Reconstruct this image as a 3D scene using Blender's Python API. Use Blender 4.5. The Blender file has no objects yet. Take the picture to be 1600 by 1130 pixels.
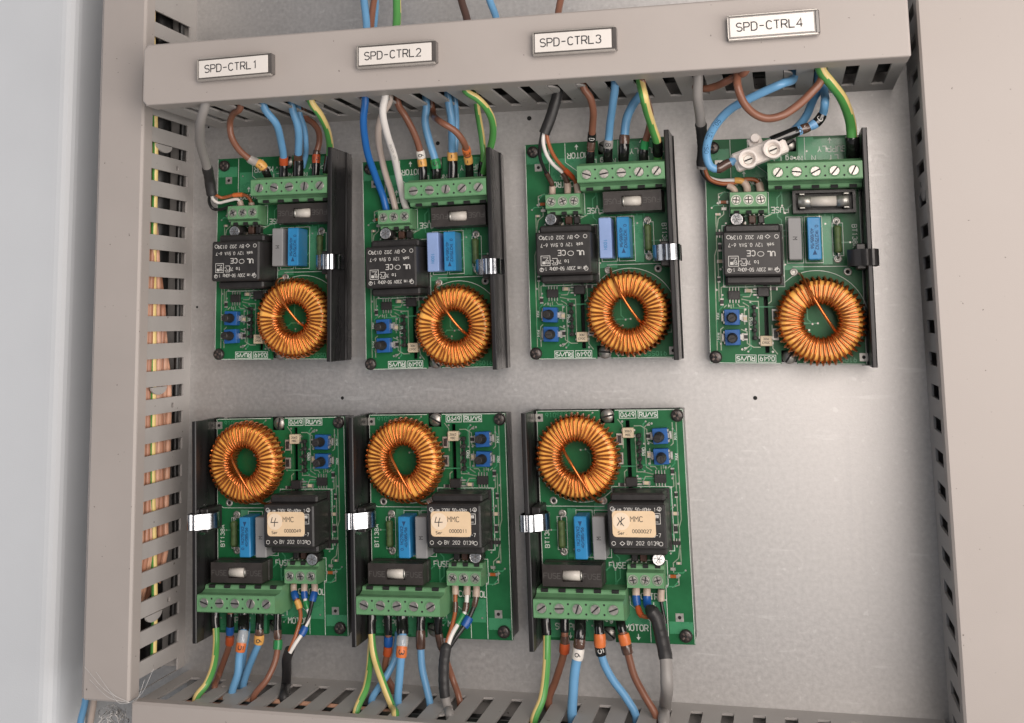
import bpy, bmesh, math, random
from mathutils import Vector, Matrix
random.seed(7)
S = 0.001                      # geometry is written in millimetres
scene = bpy.context.scene
COL = scene.collection

# ------------------------------------------------------------------ camera
CR = Matrix(((0.9676047147948089, 0.04748176795972973, 0.24796491207077173),
             (-0.013172285305189803, 0.9903125360748701, -0.13823014068138273),
             (-0.25212617239526297, 0.13048587128258204, 0.9588565224208092)))
CC = Vector((61.98182309132325, 8.640616797910399, 548.1722169626107))
CF, CX, CY = 1862.3668871779983, 734.4797160081524, 242.21006691663456
camd = bpy.data.cameras.new('camera')
cam = bpy.data.objects.new('camera', camd)
COL.objects.link(cam)
cam.matrix_world = Matrix.Translation(CC * S) @ CR.to_4x4()
camd.sensor_width = 36
camd.lens = 36 * CF / 1600
camd.shift_x = (800 - CX) / 1600
camd.shift_y = (CY - 565) / 1600
camd.clip_start = 0.01
camd.clip_end = 50
scene.camera = cam
scene.render.resolution_x = 1024
scene.render.resolution_y = 723

# ------------------------------------------------------------------ light
world = bpy.data.worlds.new('World')
scene.world = world
world.use_nodes = True
wn = world.node_tree
bg = wn.nodes['Background']
bg.inputs['Strength'].default_value = 0.46
# a room: brighter towards the window side, with soft light and dark patches
wtc = wn.nodes.new('ShaderNodeTexCoord')
wdot = wn.nodes.new('ShaderNodeVectorMath')
wdot.operation = 'DOT_PRODUCT'
wdot.inputs[1].default_value = (0.80, 0.95, -0.05)
wsep = wn.nodes.new('ShaderNodeSeparateXYZ')
wabs = wn.nodes.new('ShaderNodeMath')
wabs.operation = 'ABSOLUTE'
wcmb = wn.nodes.new('ShaderNodeCombineXYZ')
wn.links.new(wtc.outputs['Generated'], wsep.inputs[0])
wn.links.new(wsep.outputs[0], wcmb.inputs[0])
wn.links.new(wsep.outputs[1], wabs.inputs[0])
wn.links.new(wabs.outputs[0], wcmb.inputs[1])
wn.links.new(wsep.outputs[2], wcmb.inputs[2])
wn.links.new(wcmb.outputs[0], wdot.inputs[0])
wns = wn.nodes.new('ShaderNodeTexNoise')
wns.inputs['Scale'].default_value = 2.6
wns.inputs['Detail'].default_value = 2
wn.links.new(wtc.outputs['Generated'], wns.inputs['Vector'])
wad = wn.nodes.new('ShaderNodeMath')
wad.operation = 'MULTIPLY_ADD'
wad.inputs[1].default_value = 0.9
wn.links.new(wns.outputs['Fac'], wad.inputs[0])
wn.links.new(wdot.outputs['Value'], wad.inputs[2])
wrp = wn.nodes.new('ShaderNodeValToRGB')
wrp.color_ramp.elements[0].position = 0.05
wrp.color_ramp.elements[0].color = (0.06, 0.075, 0.105, 1)
wrp.color_ramp.elements[1].position = 1.0
wrp.color_ramp.elements[1].color = (1.0, 0.95, 0.90, 1)
wm = wrp.color_ramp.elements.new(0.5)
wm.color = (0.33, 0.36, 0.41, 1)
wmr = wn.nodes.new('ShaderNodeMapRange')
wmr.inputs['From Min'].default_value = -0.35
wmr.inputs['From Max'].default_value = 1.45
wn.links.new(wad.outputs[0], wmr.inputs['Value'])
wn.links.new(wmr.outputs['Result'], wrp.inputs['Fac'])
wn.links.new(wrp.outputs['Color'], bg.inputs['Color'])


def area(name, loc, target, size, sy, power, color):
    d = bpy.data.lights.new(name, 'AREA')
    d.shape = 'RECTANGLE'
    d.size = size
    d.size_y = sy
    d.energy = power
    d.color = color
    o = bpy.data.objects.new(name, d)
    COL.objects.link(o)
    o.location = loc
    o.rotation_euler = (Vector(target) - Vector(loc)).to_track_quat('-Z', 'Y').to_euler()
    return o


area('window_light', (0.33, 0.12, 0.80), (0.05, 0.02, 0), 0.60, 0.50, 6.3, (1.0, 0.895, 0.82))
area('room_light', (1.15, -0.25, 0.72), (0.0, 0, 0), 0.5, 0.9, 7.0, (1.0, 0.955, 0.91))

area('left_fill', (-0.95, 0.05, 0.50), (0.05, 0.0, 0.02), 0.6, 0.5, 0.9, (0.95, 0.96, 1.0))  # added fill from the left, brightens the right trunking's inner wall

scene.view_settings.view_transform = 'Standard'
scene.view_settings.look = 'None'
scene.view_settings.exposure = 0
scene.view_settings.gamma = 1
scene.view_settings.use_curve_mapping = False
scene.render.engine = 'CYCLES'

# ------------------------------------------------------------------ picture geometry
def ray(u, v):
    return CR @ Vector(((u - CX) / CF, -(v - CY) / CF, -1.0))


def PZ(u, v, z):
    d = ray(u, v)
    return CC + d * ((z - CC.z) / d.z)


def PY(u, v, y):
    d = ray(u, v)
    return CC + d * ((y - CC.y) / d.y)


# ------------------------------------------------------------------ materials
MATS = {}


def srgb(c):
    if isinstance(c, str):
        c = [int(c[i:i + 2], 16) / 255 for i in (0, 2, 4)]
    return tuple(((x / 12.92) if x <= 0.04045 else ((x + 0.055) / 1.055) ** 2.4) for x in c)


def mat(name, color, rough=0.5, metal=0.0, var=0.08, scale=120, bump=0.0, bscale=900, spec=0.5,
        trans=0.0, alpha=1.0, rvar=0.08, stretch=None, speck=None, coat=0.0, aniso=0.0):
    if name in MATS:
        return MATS[name]
    m = bpy.data.materials.new(name)
    m.use_nodes = True
    nt = m.node_tree
    N = nt.nodes
    L = nt.links
    p = N['Principled BSDF']
    c = srgb(color) if isinstance(color, str) else color
    tc = N.new('ShaderNodeTexCoord')
    mp = N.new('ShaderNodeMapping')
    L.new(tc.outputs['Object'], mp.inputs['Vector'])
    if stretch:
        mp.inputs['Scale'].default_value = stretch
    nz = N.new('ShaderNodeTexNoise')
    nz.inputs['Scale'].default_value = scale
    nz.inputs['Detail'].default_value = 5
    nz.inputs['Roughness'].default_value = 0.6
    L.new(mp.outputs['Vector'], nz.inputs['Vector'])
    mr = N.new('ShaderNodeMapRange')
    mr.inputs['From Min'].default_value = 0.3
    mr.inputs['From Max'].default_value = 0.7
    mr.inputs['To Min'].default_value = 1 - var
    mr.inputs['To Max'].default_value = 1 + var
    L.new(nz.outputs['Fac'], mr.inputs['Value'])
    mx = N.new('ShaderNodeVectorMath')
    mx.operation = 'SCALE'
    mx.inputs[0].default_value = c[:3]
    L.new(mr.outputs['Result'], mx.inputs['Scale'])
    out = mx.outputs['Vector']
    if speck:
        v = N.new('ShaderNodeTexNoise')
        v.inputs['Scale'].default_value = speck[0]
        v.inputs['Detail'].default_value = 2
        L.new(tc.outputs['Object'], v.inputs['Vector'])
        r2 = N.new('ShaderNodeMapRange')
        r2.inputs['From Min'].default_value = speck[1]
        r2.inputs['From Max'].default_value = speck[1] + 0.04
        L.new(v.outputs['Fac'], r2.inputs['Value'])
        mm = N.new('ShaderNodeMix')
        mm.data_type = 'RGBA'
        L.new(r2.outputs['Result'], mm.inputs[0])
        L.new(out, mm.inputs[6])
        mm.inputs[7].default_value = (*srgb(speck[2]), 1)
        out = mm.outputs[2]
    L.new(out, p.inputs['Base Color'])
    r3 = N.new('ShaderNodeMapRange')
    r3.inputs['From Min'].default_value = 0.3
    r3.inputs['From Max'].default_value = 0.7
    r3.inputs['To Min'].default_value = max(0.02, rough - rvar)
    r3.inputs['To Max'].default_value = min(1, rough + rvar)
    L.new(nz.outputs['Fac'], r3.inputs['Value'])
    L.new(r3.outputs['Result'], p.inputs['Roughness'])
    p.inputs['Metallic'].default_value = metal
    p.inputs['Specular IOR Level'].default_value = spec
    p.inputs['Transmission Weight'].default_value = trans
    p.inputs['Alpha'].default_value = alpha
    p.inputs['Coat Weight'].default_value = coat
    if bump:
        b = N.new('ShaderNodeTexNoise')
        b.inputs['Scale'].default_value = bscale
        b.inputs['Detail'].default_value = 3
        L.new(mp.outputs['Vector'], b.inputs['Vector'])
        bn = N.new('ShaderNodeBump')
        bn.inputs['Strength'].default_value = bump
        bn.inputs['Distance'].default_value = 0.0003
        L.new(b.outputs['Fac'], bn.inputs['Height'])
        L.new(bn.outputs['Normal'], p.inputs['Normal'])
    MATS[name] = m
    return m


def panel_material():
    m = mat('galvanised_steel', (0.56, 0.55, 0.543), 0.50, 0.82, 0.10, 520, 0.09, 1400, rvar=0.04)
    nt = m.node_tree
    N, L = nt.nodes, nt.links
    p = N['Principled BSDF']
    tc = [n for n in N if n.type == 'TEX_COORD'][0]
    old = p.inputs['Base Color'].links[0].from_socket
    # short rolling dashes and a few long scratches
    facs = []  # noqa
    for sc, st, thr, wd in ((95, (0.35, 2.6, 1), 0.64, 0.05), (60, (4.0, 0.12, 1), 0.66, 0.05),
                            (240, (1, 1, 1), 0.66, 0.05), (9, (1, 1, 1), 0.35, 0.5)):
        mp = N.new('ShaderNodeMapping')
        mp.inputs['Scale'].default_value = st
        L.new(tc.outputs['Object'], mp.inputs['Vector'])
        n = N.new('ShaderNodeTexNoise')
        n.inputs['Scale'].default_value = sc
        n.inputs['Detail'].default_value = 3
        L.new(mp.outputs['Vector'], n.inputs['Vector'])
        r = N.new('ShaderNodeMapRange')
        r.inputs['From Min'].default_value = thr
        r.inputs['From Max'].default_value = thr + wd
        L.new(n.outputs['Fac'], r.inputs['Value'])
        facs.append(r.outputs['Result'])
    cols = ((0.80, 0.80, 0.79), (0.42, 0.42, 0.43), (0.74, 0.74, 0.73), (0.60, 0.60, 0.595))
    amt = (0.26, 0.14, 0.40, 0.14)
    cur = old
    for f, c, a in zip(facs, cols, amt):
        ml = N.new('ShaderNodeMath')
        ml.operation = 'MULTIPLY'
        ml.inputs[1].default_value = a
        L.new(f, ml.inputs[0])
        mm = N.new('ShaderNodeMix')
        mm.data_type = 'RGBA'
        L.new(ml.outputs[0], mm.inputs[0])
        L.new(cur, mm.inputs[6])
        mm.inputs[7].default_value = (*c, 1)
        cur = mm.outputs[2]
    L.new(cur, p.inputs['Base Color'])
    return m


M_PANEL = panel_material()
M_DUCT = mat('warm_grey_trunking_plastic', (0.425, 0.385, 0.362), 0.47, 0, 0.045, 16, 0.12, 2600, rvar=0.07,
             speck=(420, 0.74, '5a524c'))
M_DUCTW = mat('trunking_wall_plastic', (0.43, 0.41, 0.395), 0.55, 0, 0.04, 70, 0.1, 2000,
              speck=(360, 0.72, '6a625c'))
M_CAB = mat('cabinet_paint', (0.67, 0.70, 0.735), 0.5, 0, 0.02, 18, 0.2, 1500)
M_GREEN = mat('board_solder_mask', (0.009, 0.120, 0.040), 0.42, 0, 0.25, 60, 0.0, spec=0.35)
M_TRACE = mat('masked_copper_trace', (0.05, 0.25, 0.12), 0.3, 0, 0.1, 200)
M_TRACEG = mat('tinned_trace', (0.30, 0.36, 0.27), 0.35, 0.3, 0.2, 300)
M_SILK = mat('white_silkscreen', (0.60, 0.65, 0.60), 0.6, 0, 0.15, 900)
M_TBG = mat('green_terminal_plastic', (0.135, 0.305, 0.150), 0.42, 0, 0.08, 150, 0.06, 1500)
M_SCREW = mat('nickel_screw', (0.46, 0.44, 0.41), 0.42, 0.9, 0.18, 700, 0.2, 1500)
M_SCREWB = mat('black_oxide_screw', (0.065, 0.058, 0.056), 0.32, 0.6, 0.3, 500)
M_CROSS = mat('cross_glint_brown', (0.17, 0.13, 0.115), 0.35, 0.5, 0.4, 700)  # mid-brown metal, lighter than the head: glints of the cross put into colour
M_DARK = mat('recess_shade', (0.012, 0.012, 0.013), 0.8, 0, 0.1)  # near-black colour standing in for the shade inside holes and slots
M_BLACK = mat('black_plastic', (0.026, 0.024, 0.024), 0.40, 0, 0.15, 200, 0.15, 1800)
M_FUSE = mat('fuse_cover_plastic', (0.040, 0.034, 0.032), 0.36, 0, 0.15, 200, 0.15, 1800)
M_RELIEF = mat('moulded_relief', (0.085, 0.078, 0.075), 0.5, 0, 0.1)
M_ANOD = mat('black_anodised_aluminium', (0.024, 0.023, 0.024), 0.33, 0.3, 0.35, 160, 0.15, 500,
             rvar=0.12, stretch=(1, .12, 1))
M_CHROME = mat('spring_steel', (0.55, 0.56, 0.58), 0.20, 1.0, 0.06, 300, 0.15, 400)
M_CERAM = mat('white_ceramic', (0.62, 0.58, 0.53), 0.4, 0, 0.08, 300)
M_GREYC = mat('grey_capacitor_plastic', (0.26, 0.26, 0.265), 0.45, 0, 0.05, 200, 0.1, 1500)
M_BLUEC = mat('blue_capacitor_plastic', (0.030, 0.235, 0.50), 0.35, 0, 0.08, 200, 0.1, 1500)
M_BLUEL = mat('pale_blue_capacitor_plastic', (0.27, 0.38, 0.66), 0.35, 0, 0.06, 200, 0.1, 1500)
M_BPRINT = mat('capacitor_print', (0.012, 0.06, 0.16), 0.6, 0, 0.1)
M_DPRINT = mat('dark_print', (0.03, 0.03, 0.035), 0.6, 0, 0.1)
M_GRES = mat('green_resistor_body', (0.085, 0.135, 0.045), 0.55, 0, 0.3, 500, 0.3, 1500)
M_ALCAN = mat('aluminium_can', (0.72, 0.72, 0.72), 0.28, 0.9, 0.15, 500, 0.1)
M_COREY = mat('yellow_ferrite_coating', (0.95, 0.50, 0.11), 0.32, 0, 0.08, 160, 0.1, 900)
M_COPPER = mat('enamelled_copper', (0.58, 0.165, 0.035), 0.17, 0.80, 0.25, 220, 0.06, 900, coat=0.25, rvar=0.05)
M_TRIM = mat('blue_trimmer_plastic', (0.018, 0.11, 0.36), 0.4, 0, 0.1, 300)
M_CREAM = mat('cream_ceramic', (0.62, 0.52, 0.37), 0.5, 0, 0.1, 400)
M_TIN = mat('tinned_metal', (0.46, 0.45, 0.42), 0.42, 0.75, 0.2, 600)
M_STICK = mat('peach_paper_sticker', (0.80, 0.60, 0.39), 0.55, 0, 0.03, 300)
M_STICK2 = mat('pale_round_sticker', (0.86, 0.70, 0.53), 0.6, 0, 0.03, 300)
M_PWHITE = mat('white_print', (0.62, 0.61, 0.58), 0.6, 0, 0.12, 900)
M_FERR = mat('pinkish_ferrule_sleeve', (0.52, 0.40, 0.33), 0.45, 0, 0.08, 300)
M_ORSMD = mat('orange_glass', (0.35, 0.09, 0.02), 0.25, 0, 0.2, 500)
M_LBLDARK = mat('smoky_label_holder', (0.10, 0.090, 0.085), 0.12, 0, 0.1, 200, coat=0.5)
M_LBLEDGE = mat('clear_label_edge', (0.40, 0.37, 0.34), 0.10, 0.2, 0.2, 90, coat=1.0)
M_LBL = mat('white_label_card', (0.80, 0.76, 0.72), 0.30, 0, 0.02, 100, coat=0.4)
M_NYLON = mat('milky_nylon', (0.88, 0.81, 0.76), 0.30, 0, 0.05, 150, alpha=0.80)
M_CLEARY = mat('clear_sleeve', (0.60, 0.58, 0.55), 0.15, 0, 0.1, 200, alpha=0.55, coat=0.5)
M_CLEARB = mat('smoky_brown_sleeve', (0.085, 0.045, 0.032), 0.22, 0, 0.3, 300, coat=0.5)
M_STRAND = mat('clear_nylon_strand', (0.62, 0.61, 0.60), 0.3, 0, 0.1, 300)

WIRE = {
    'blue': mat('light_blue_insulation', (0.145, 0.35, 0.59), 0.36, 0, 0.05, 90),
    'navy': mat('deep_blue_insulation', (0.015, 0.13, 0.42), 0.36, 0, 0.05, 90),
    'brown': mat('brown_insulation', (0.225, 0.095, 0.058), 0.36, 0, 0.08, 90),
    'tan': mat('light_brown_insulation', (0.66, 0.37, 0.25), 0.40, 0, 0.08, 90),
    'tan2': mat('faded_brown_insulation', (0.42, 0.20, 0.125), 0.40, 0, 0.08, 90),
    'dbrown': mat('dark_brown_insulation', (0.085, 0.045, 0.035), 0.36, 0, 0.08, 90),
    'obrown': mat('orange_brown_insulation', (0.34, 0.10, 0.035), 0.36, 0, 0.08, 90),
    'green': mat('green_insulation', (0.085, 0.31, 0.075), 0.36, 0, 0.06, 90),
    'yellow': mat('yellow_insulation', (0.76, 0.58, 0.23), 0.36, 0, 0.06, 90),
    'white': mat('white_insulation', (0.76, 0.73, 0.70), 0.38, 0, 0.04, 90),
    'cream': mat('off_white_insulation', (0.50, 0.42, 0.37), 0.38, 0, 0.04, 90),
    'black': mat('black_insulation', (0.014, 0.014, 0.014), 0.36, 0, 0.1, 90),
    'grey': mat('grey_cable_jacket', (0.27, 0.255, 0.245), 0.42, 0, 0.05, 90, 0.1, 1200),
    'shrink': mat('black_heat_shrink', (0.024, 0.023, 0.024), 0.48, 0, 0.2, 130, 0.35, 420),
}
MARK = {
    'black': mat('glossy_black_sleeve', (0.008, 0.008, 0.008), 0.16, 0, 0.1, 300, coat=0.4),
    'orange': mat('orange_marker', (0.66, 0.17, 0.045), 0.36, 0, 0.08, 300),
    'red': mat('red_orange_marker', (0.46, 0.08, 0.022), 0.36, 0, 0.1, 300),
    'amber': mat('amber_marker', (0.72, 0.38, 0.10), 0.36, 0, 0.08, 300),
    'green': mat('green_marker', (0.018, 0.23, 0.065), 0.36, 0, 0.1, 300),
    'blue': mat('blue_marker', (0.010, 0.085, 0.33), 0.36, 0, 0.1, 300),
    'lblue': mat('pale_blue_marker', (0.16, 0.36, 0.62), 0.36, 0, 0.1, 300),
    'white': mat('white_marker', (0.74, 0.70, 0.65), 0.36, 0, 0.04, 300),
    'grey': mat('grey_marker', (0.30, 0.29, 0.28), 0.36, 0, 0.06, 300),
    'smoke': M_CLEARB,
    'clear': M_CLEARY,
    'ferrule': M_FERR,
}


# ------------------------------------------------------------------ mesh collector
class MB:
    def __init__(self):
        self.v = []
        self.f = []
        self.m = []
        self.s = []
        self.mats = []

    def mi(self, m):
        if m not in self.mats:
            self.mats.append(m)
        return self.mats.index(m)

    def add(self, vs, fs, m, smooth=False):
        b = len(self.v)
        self.v += [tuple(x) for x in vs]
        k = self.mi(m) if not isinstance(m, list) else None
        for i, f in enumerate(fs):
            self.f.append([b + j for j in f])
            self.m.append(self.mi(m[i]) if k is None else k)
            self.s.append(smooth)
        return self

    def box(self, x0, x1, y0, y1, z0, z1, m, bev=0.0, rot=None):
        bm = bmesh.new()
        bmesh.ops.create_cube(bm, size=1)
        for v in bm.verts:
            v.co = Vector(((x0 + x1) / 2 + v.co.x * (x1 - x0), (y0 + y1) / 2 + v.co.y * (y1 - y0),
                           (z0 + z1) / 2 + v.co.z * (z1 - z0)))
        self._take(bm, m, bev, rot)
        return self

    def _take(self, bm, m, bev, rot=None, seg=1):
        if bev > 0:
            bmesh.ops.bevel(bm, geom=bm.edges[:], offset=bev, segments=seg, affect='EDGES', profile=0.6)
        if rot is not None:
            bmesh.ops.transform(bm, matrix=rot, verts=bm.verts[:])
        bm.verts.index_update()
        self.add([v.co[:] for v in bm.verts], [[v.index for v in f.verts] for f in bm.faces], m)
        bm.free()

    def prism(self, poly, a0, a1, m, axis='z', bev=0.0, rot=None, seg=1):
        """polygon extruded: axis z (x,y), axis x (y,z), axis y (x,z)"""
        def P(p, a):
            return {'z': (p[0], p[1], a), 'x': (a, p[0], p[1]), 'y': (p[0], a, p[1])}[axis]
        bm = bmesh.new()
        lo = [bm.verts.new(P(p, a0)) for p in poly]
        hi = [bm.verts.new(P(p, a1)) for p in poly]
        n = len(poly)
        bm.faces.new(lo[::-1])
        bm.faces.new(hi)
        for i in range(n):
            bm.faces.new((lo[i], lo[(i + 1) % n], hi[(i + 1) % n], hi[i]))
        bmesh.ops.recalc_face_normals(bm, faces=bm.faces[:])
        self._take(bm, m, bev, rot, seg)
        return self

    def cyl(self, c, r, h, m, n=24, axis='z', r2=None, top=None, rim=0.0, smooth=True):
        """c = base centre; with a small chamfer at the far end"""
        r2 = r if r2 is None else r2
        prof = [(0, 0), (r, 0)] + ([(r2, h - rim), (r2 - rim, h)] if rim else [(r2, h)]) + [(0, h)]
        return self.lathe(c, prof, m, n, axis, top, smooth)

    def lathe(self, c, prof, m, n=24, axis='z', top=None, smooth=True):
        vs = []
        for r, h in prof:
            for i in range(n):
                a = 2 * math.pi * i / n
                p = (r * math.cos(a), r * math.sin(a), h)
                if axis == 'y':
                    p = (p[0], p[2], -p[1])
                elif axis == 'x':
                    p = (p[2], p[0], p[1])
                vs.append((c[0] + p[0], c[1] + p[1], c[2] + p[2]))
        fs, ms = [], []
        for k in range(len(prof) - 1):
            for i in range(n):
                j = (i + 1) % n
                fs.append([k * n + i, k * n + j, (k + 1) * n + j, (k + 1) * n + i])
                ms.append(top if (top and k == len(prof) - 2) else m)
        flat = [abs(prof[k][1] - prof[k + 1][1]) < 1e-6 for k in range(len(prof) - 1)]
        b = len(self.v)
        self.v += vs
        for q, f in enumerate(fs):
            self.f.append([b + j for j in f])
            self.m.append(self.mi(ms[q]))
            self.s.append(smooth and not flat[q // n])
        return self

    def grid(self, xs, ys, solid, z0, z1, m, mp=None):
        """cells of a plate; solid(cx, cy) says which are filled; mp maps (a,b,c)->xyz"""
        mp = mp or (lambda a, b, c: (a, b, c))
        nx, ny = len(xs) - 1, len(ys) - 1
        F = [[bool(solid((xs[i] + xs[i + 1]) / 2, (ys[j] + ys[j + 1]) / 2)) for j in range(ny)] for i in range(nx)]
        vid = {}
        vs, fs = [], []

        def V(i, j, k):
            if (i, j, k) not in vid:
                vid[(i, j, k)] = len(vs)
                vs.append(mp(xs[i], ys[j], z1 if k else z0))
            return vid[(i, j, k)]
        g = lambda i, j: 0 <= i < nx and 0 <= j < ny and F[i][j]
        for i in range(nx):
            for j in range(ny):
                if not F[i][j]:
                    continue
                fs.append([V(i, j, 1), V(i + 1, j, 1), V(i + 1, j + 1, 1), V(i, j + 1, 1)])
                fs.append([V(i, j, 0), V(i, j + 1, 0), V(i + 1, j + 1, 0), V(i + 1, j, 0)])
                if not g(i - 1, j):
                    fs.append([V(i, j, 0), V(i, j, 1), V(i, j + 1, 1), V(i, j + 1, 0)])
                if not g(i + 1, j):
                    fs.append([V(i + 1, j, 0), V(i + 1, j + 1, 0), V(i + 1, j + 1, 1), V(i + 1, j, 1)])
                if not g(i, j - 1):
                    fs.append([V(i, j, 0), V(i + 1, j, 0), V(i + 1, j, 1), V(i, j, 1)])
                if not g(i, j + 1):
                    fs.append([V(i, j + 1, 0), V(i, j + 1, 1), V(i + 1, j + 1, 1), V(i + 1, j + 1, 0)])
        return self.add(vs, fs, m)

    def tube(self, pts, r, m, n=12, r_end=None, cap=True, stripes=None, twist=0.0, frames=None):
        """pts Vectors; r radius or list; stripes: function(angle index 0..1, s) -> material"""
        pts = [Vector(p) for p in pts]
        fr = frames or make_frames(pts)
        vs, fs, ms = [], [], []
        for i, p in enumerate(pts):
            ri = r[i] if isinstance(r, (list, tuple)) else r
            T, Nn, B = fr[i]
            for j in range(n):
                a = 2 * math.pi * j / n
                vs.append(p + (Nn * math.cos(a) + B * math.sin(a)) * ri)
        k = len(pts)
        for i in range(k - 1):
            for j in range(n):
                q = (j + 1) % n
                fs.append([i * n + j, i * n + q, (i + 1) * n + q, (i + 1) * n + j])
                ms.append(stripes((j + twist * i) % n / n, i) if stripes else m)
        self.add(vs, fs, ms, True)
        if cap:
            self.add(vs[:n], [list(range(n))[::-1]], m)
            self.add(vs[-n:], [list(range(n))], m)
        return self

    def mesh(self, name):
        me = bpy.data.meshes.new(name)
        me.from_pydata([(x * S, y * S, z * S) for x, y, z in self.v], [], self.f)
        for mm in self.mats:
            me.materials.append(mm)
        me.polygons.foreach_set('material_index', self.m)
        me.polygons.foreach_set('use_smooth', self.s)
        me.update()
        return me

    def build(self, name, parent=None):
        return link(name, self.mesh(name), parent)


def link(name, me, parent=None, loc=None):
    o = bpy.data.objects.new(name, me)
    COL.objects.link(o)
    if parent:
        o.parent = parent
    if loc:
        o.location = Vector(loc) * S
    return o


def tag(o, label=None, cat=None, group=None, kind=None):
    if label:
        o['label'] = label
    if cat:
        o['category'] = cat
    if group:
        o['group'] = group
    if kind:
        o['kind'] = kind
    return o


def empty(name, loc=(0, 0, 0), rz=0):
    o = bpy.data.objects.new(name, None)
    o.empty_display_size = 0.01
    COL.objects.link(o)
    o.location = Vector(loc) * S
    o.rotation_euler = (0, 0, rz)
    return o


def make_frames(pts):
    fr = []
    n = len(pts)
    prev = None
    for i in range(n):
        T = (pts[min(i + 1, n - 1)] - pts[max(i - 1, 0)])
        T = T.normalized() if T.length > 1e-9 else Vector((0, 0, 1))
        if prev is None:
            ref = Vector((0, 0, 1)) if abs(T.z) < 0.9 else Vector((1, 0, 0))
            Nn = (ref - T * ref.dot(T)).normalized()
        else:
            Nn = (prev - T * prev.dot(T)).normalized()
        prev = Nn
        fr.append((T, Nn, T.cross(Nn)))
    return fr


def catmull(P, step=1.2):
    P = [Vector(p) for p in P]
    if len(P) < 3:
        n = max(2, int((P[1] - P[0]).length / step))
        return [P[0].lerp(P[1], i / n) for i in range(n + 1)]
    Q = [P[0] * 2 - P[1]] + P + [P[-1] * 2 - P[-2]]
    out = []
    for i in range(1, len(Q) - 2):
        a, b, c, d = Q[i - 1], Q[i], Q[i + 1], Q[i + 2]
        # centripetal parametrisation keeps uneven points from looping
        t0 = 0
        t1 = t0 + max(1e-6, (b - a).length) ** 0.5
        t2 = t1 + max(1e-6, (c - b).length) ** 0.5
        t3 = t2 + max(1e-6, (d - c).length) ** 0.5
        n = max(2, int((c - b).length / step))
        for k in range(n):
            t = t1 + (t2 - t1) * k / n
            A1 = a * ((t1 - t) / (t1 - t0)) + b * ((t - t0) / (t1 - t0))
            A2 = b * ((t2 - t) / (t2 - t1)) + c * ((t - t1) / (t2 - t1))
            A3 = c * ((t3 - t) / (t3 - t2)) + d * ((t - t2) / (t3 - t2))
            B1 = A1 * ((t2 - t) / (t2 - t0)) + A2 * ((t - t0) / (t2 - t0))
            B2 = A2 * ((t3 - t) / (t3 - t1)) + A3 * ((t - t1) / (t3 - t1))
            out.append(B1 * ((t2 - t) / (t2 - t1)) + B2 * ((t - t1) / (t2 - t1)))
    out.append(P[-1])
    return out


# ------------------------------------------------------------------ stroke lettering (4 wide, 6 high)
def arc(cx, cy, rx, ry, a0, a1, n=7):
    return [(cx + rx * math.cos(math.radians(a0 + (a1 - a0) * i / n)), cy + ry * math.sin(math.radians(a0 + (a1 - a0) * i / n))) for i in range(n + 1)]


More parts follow.
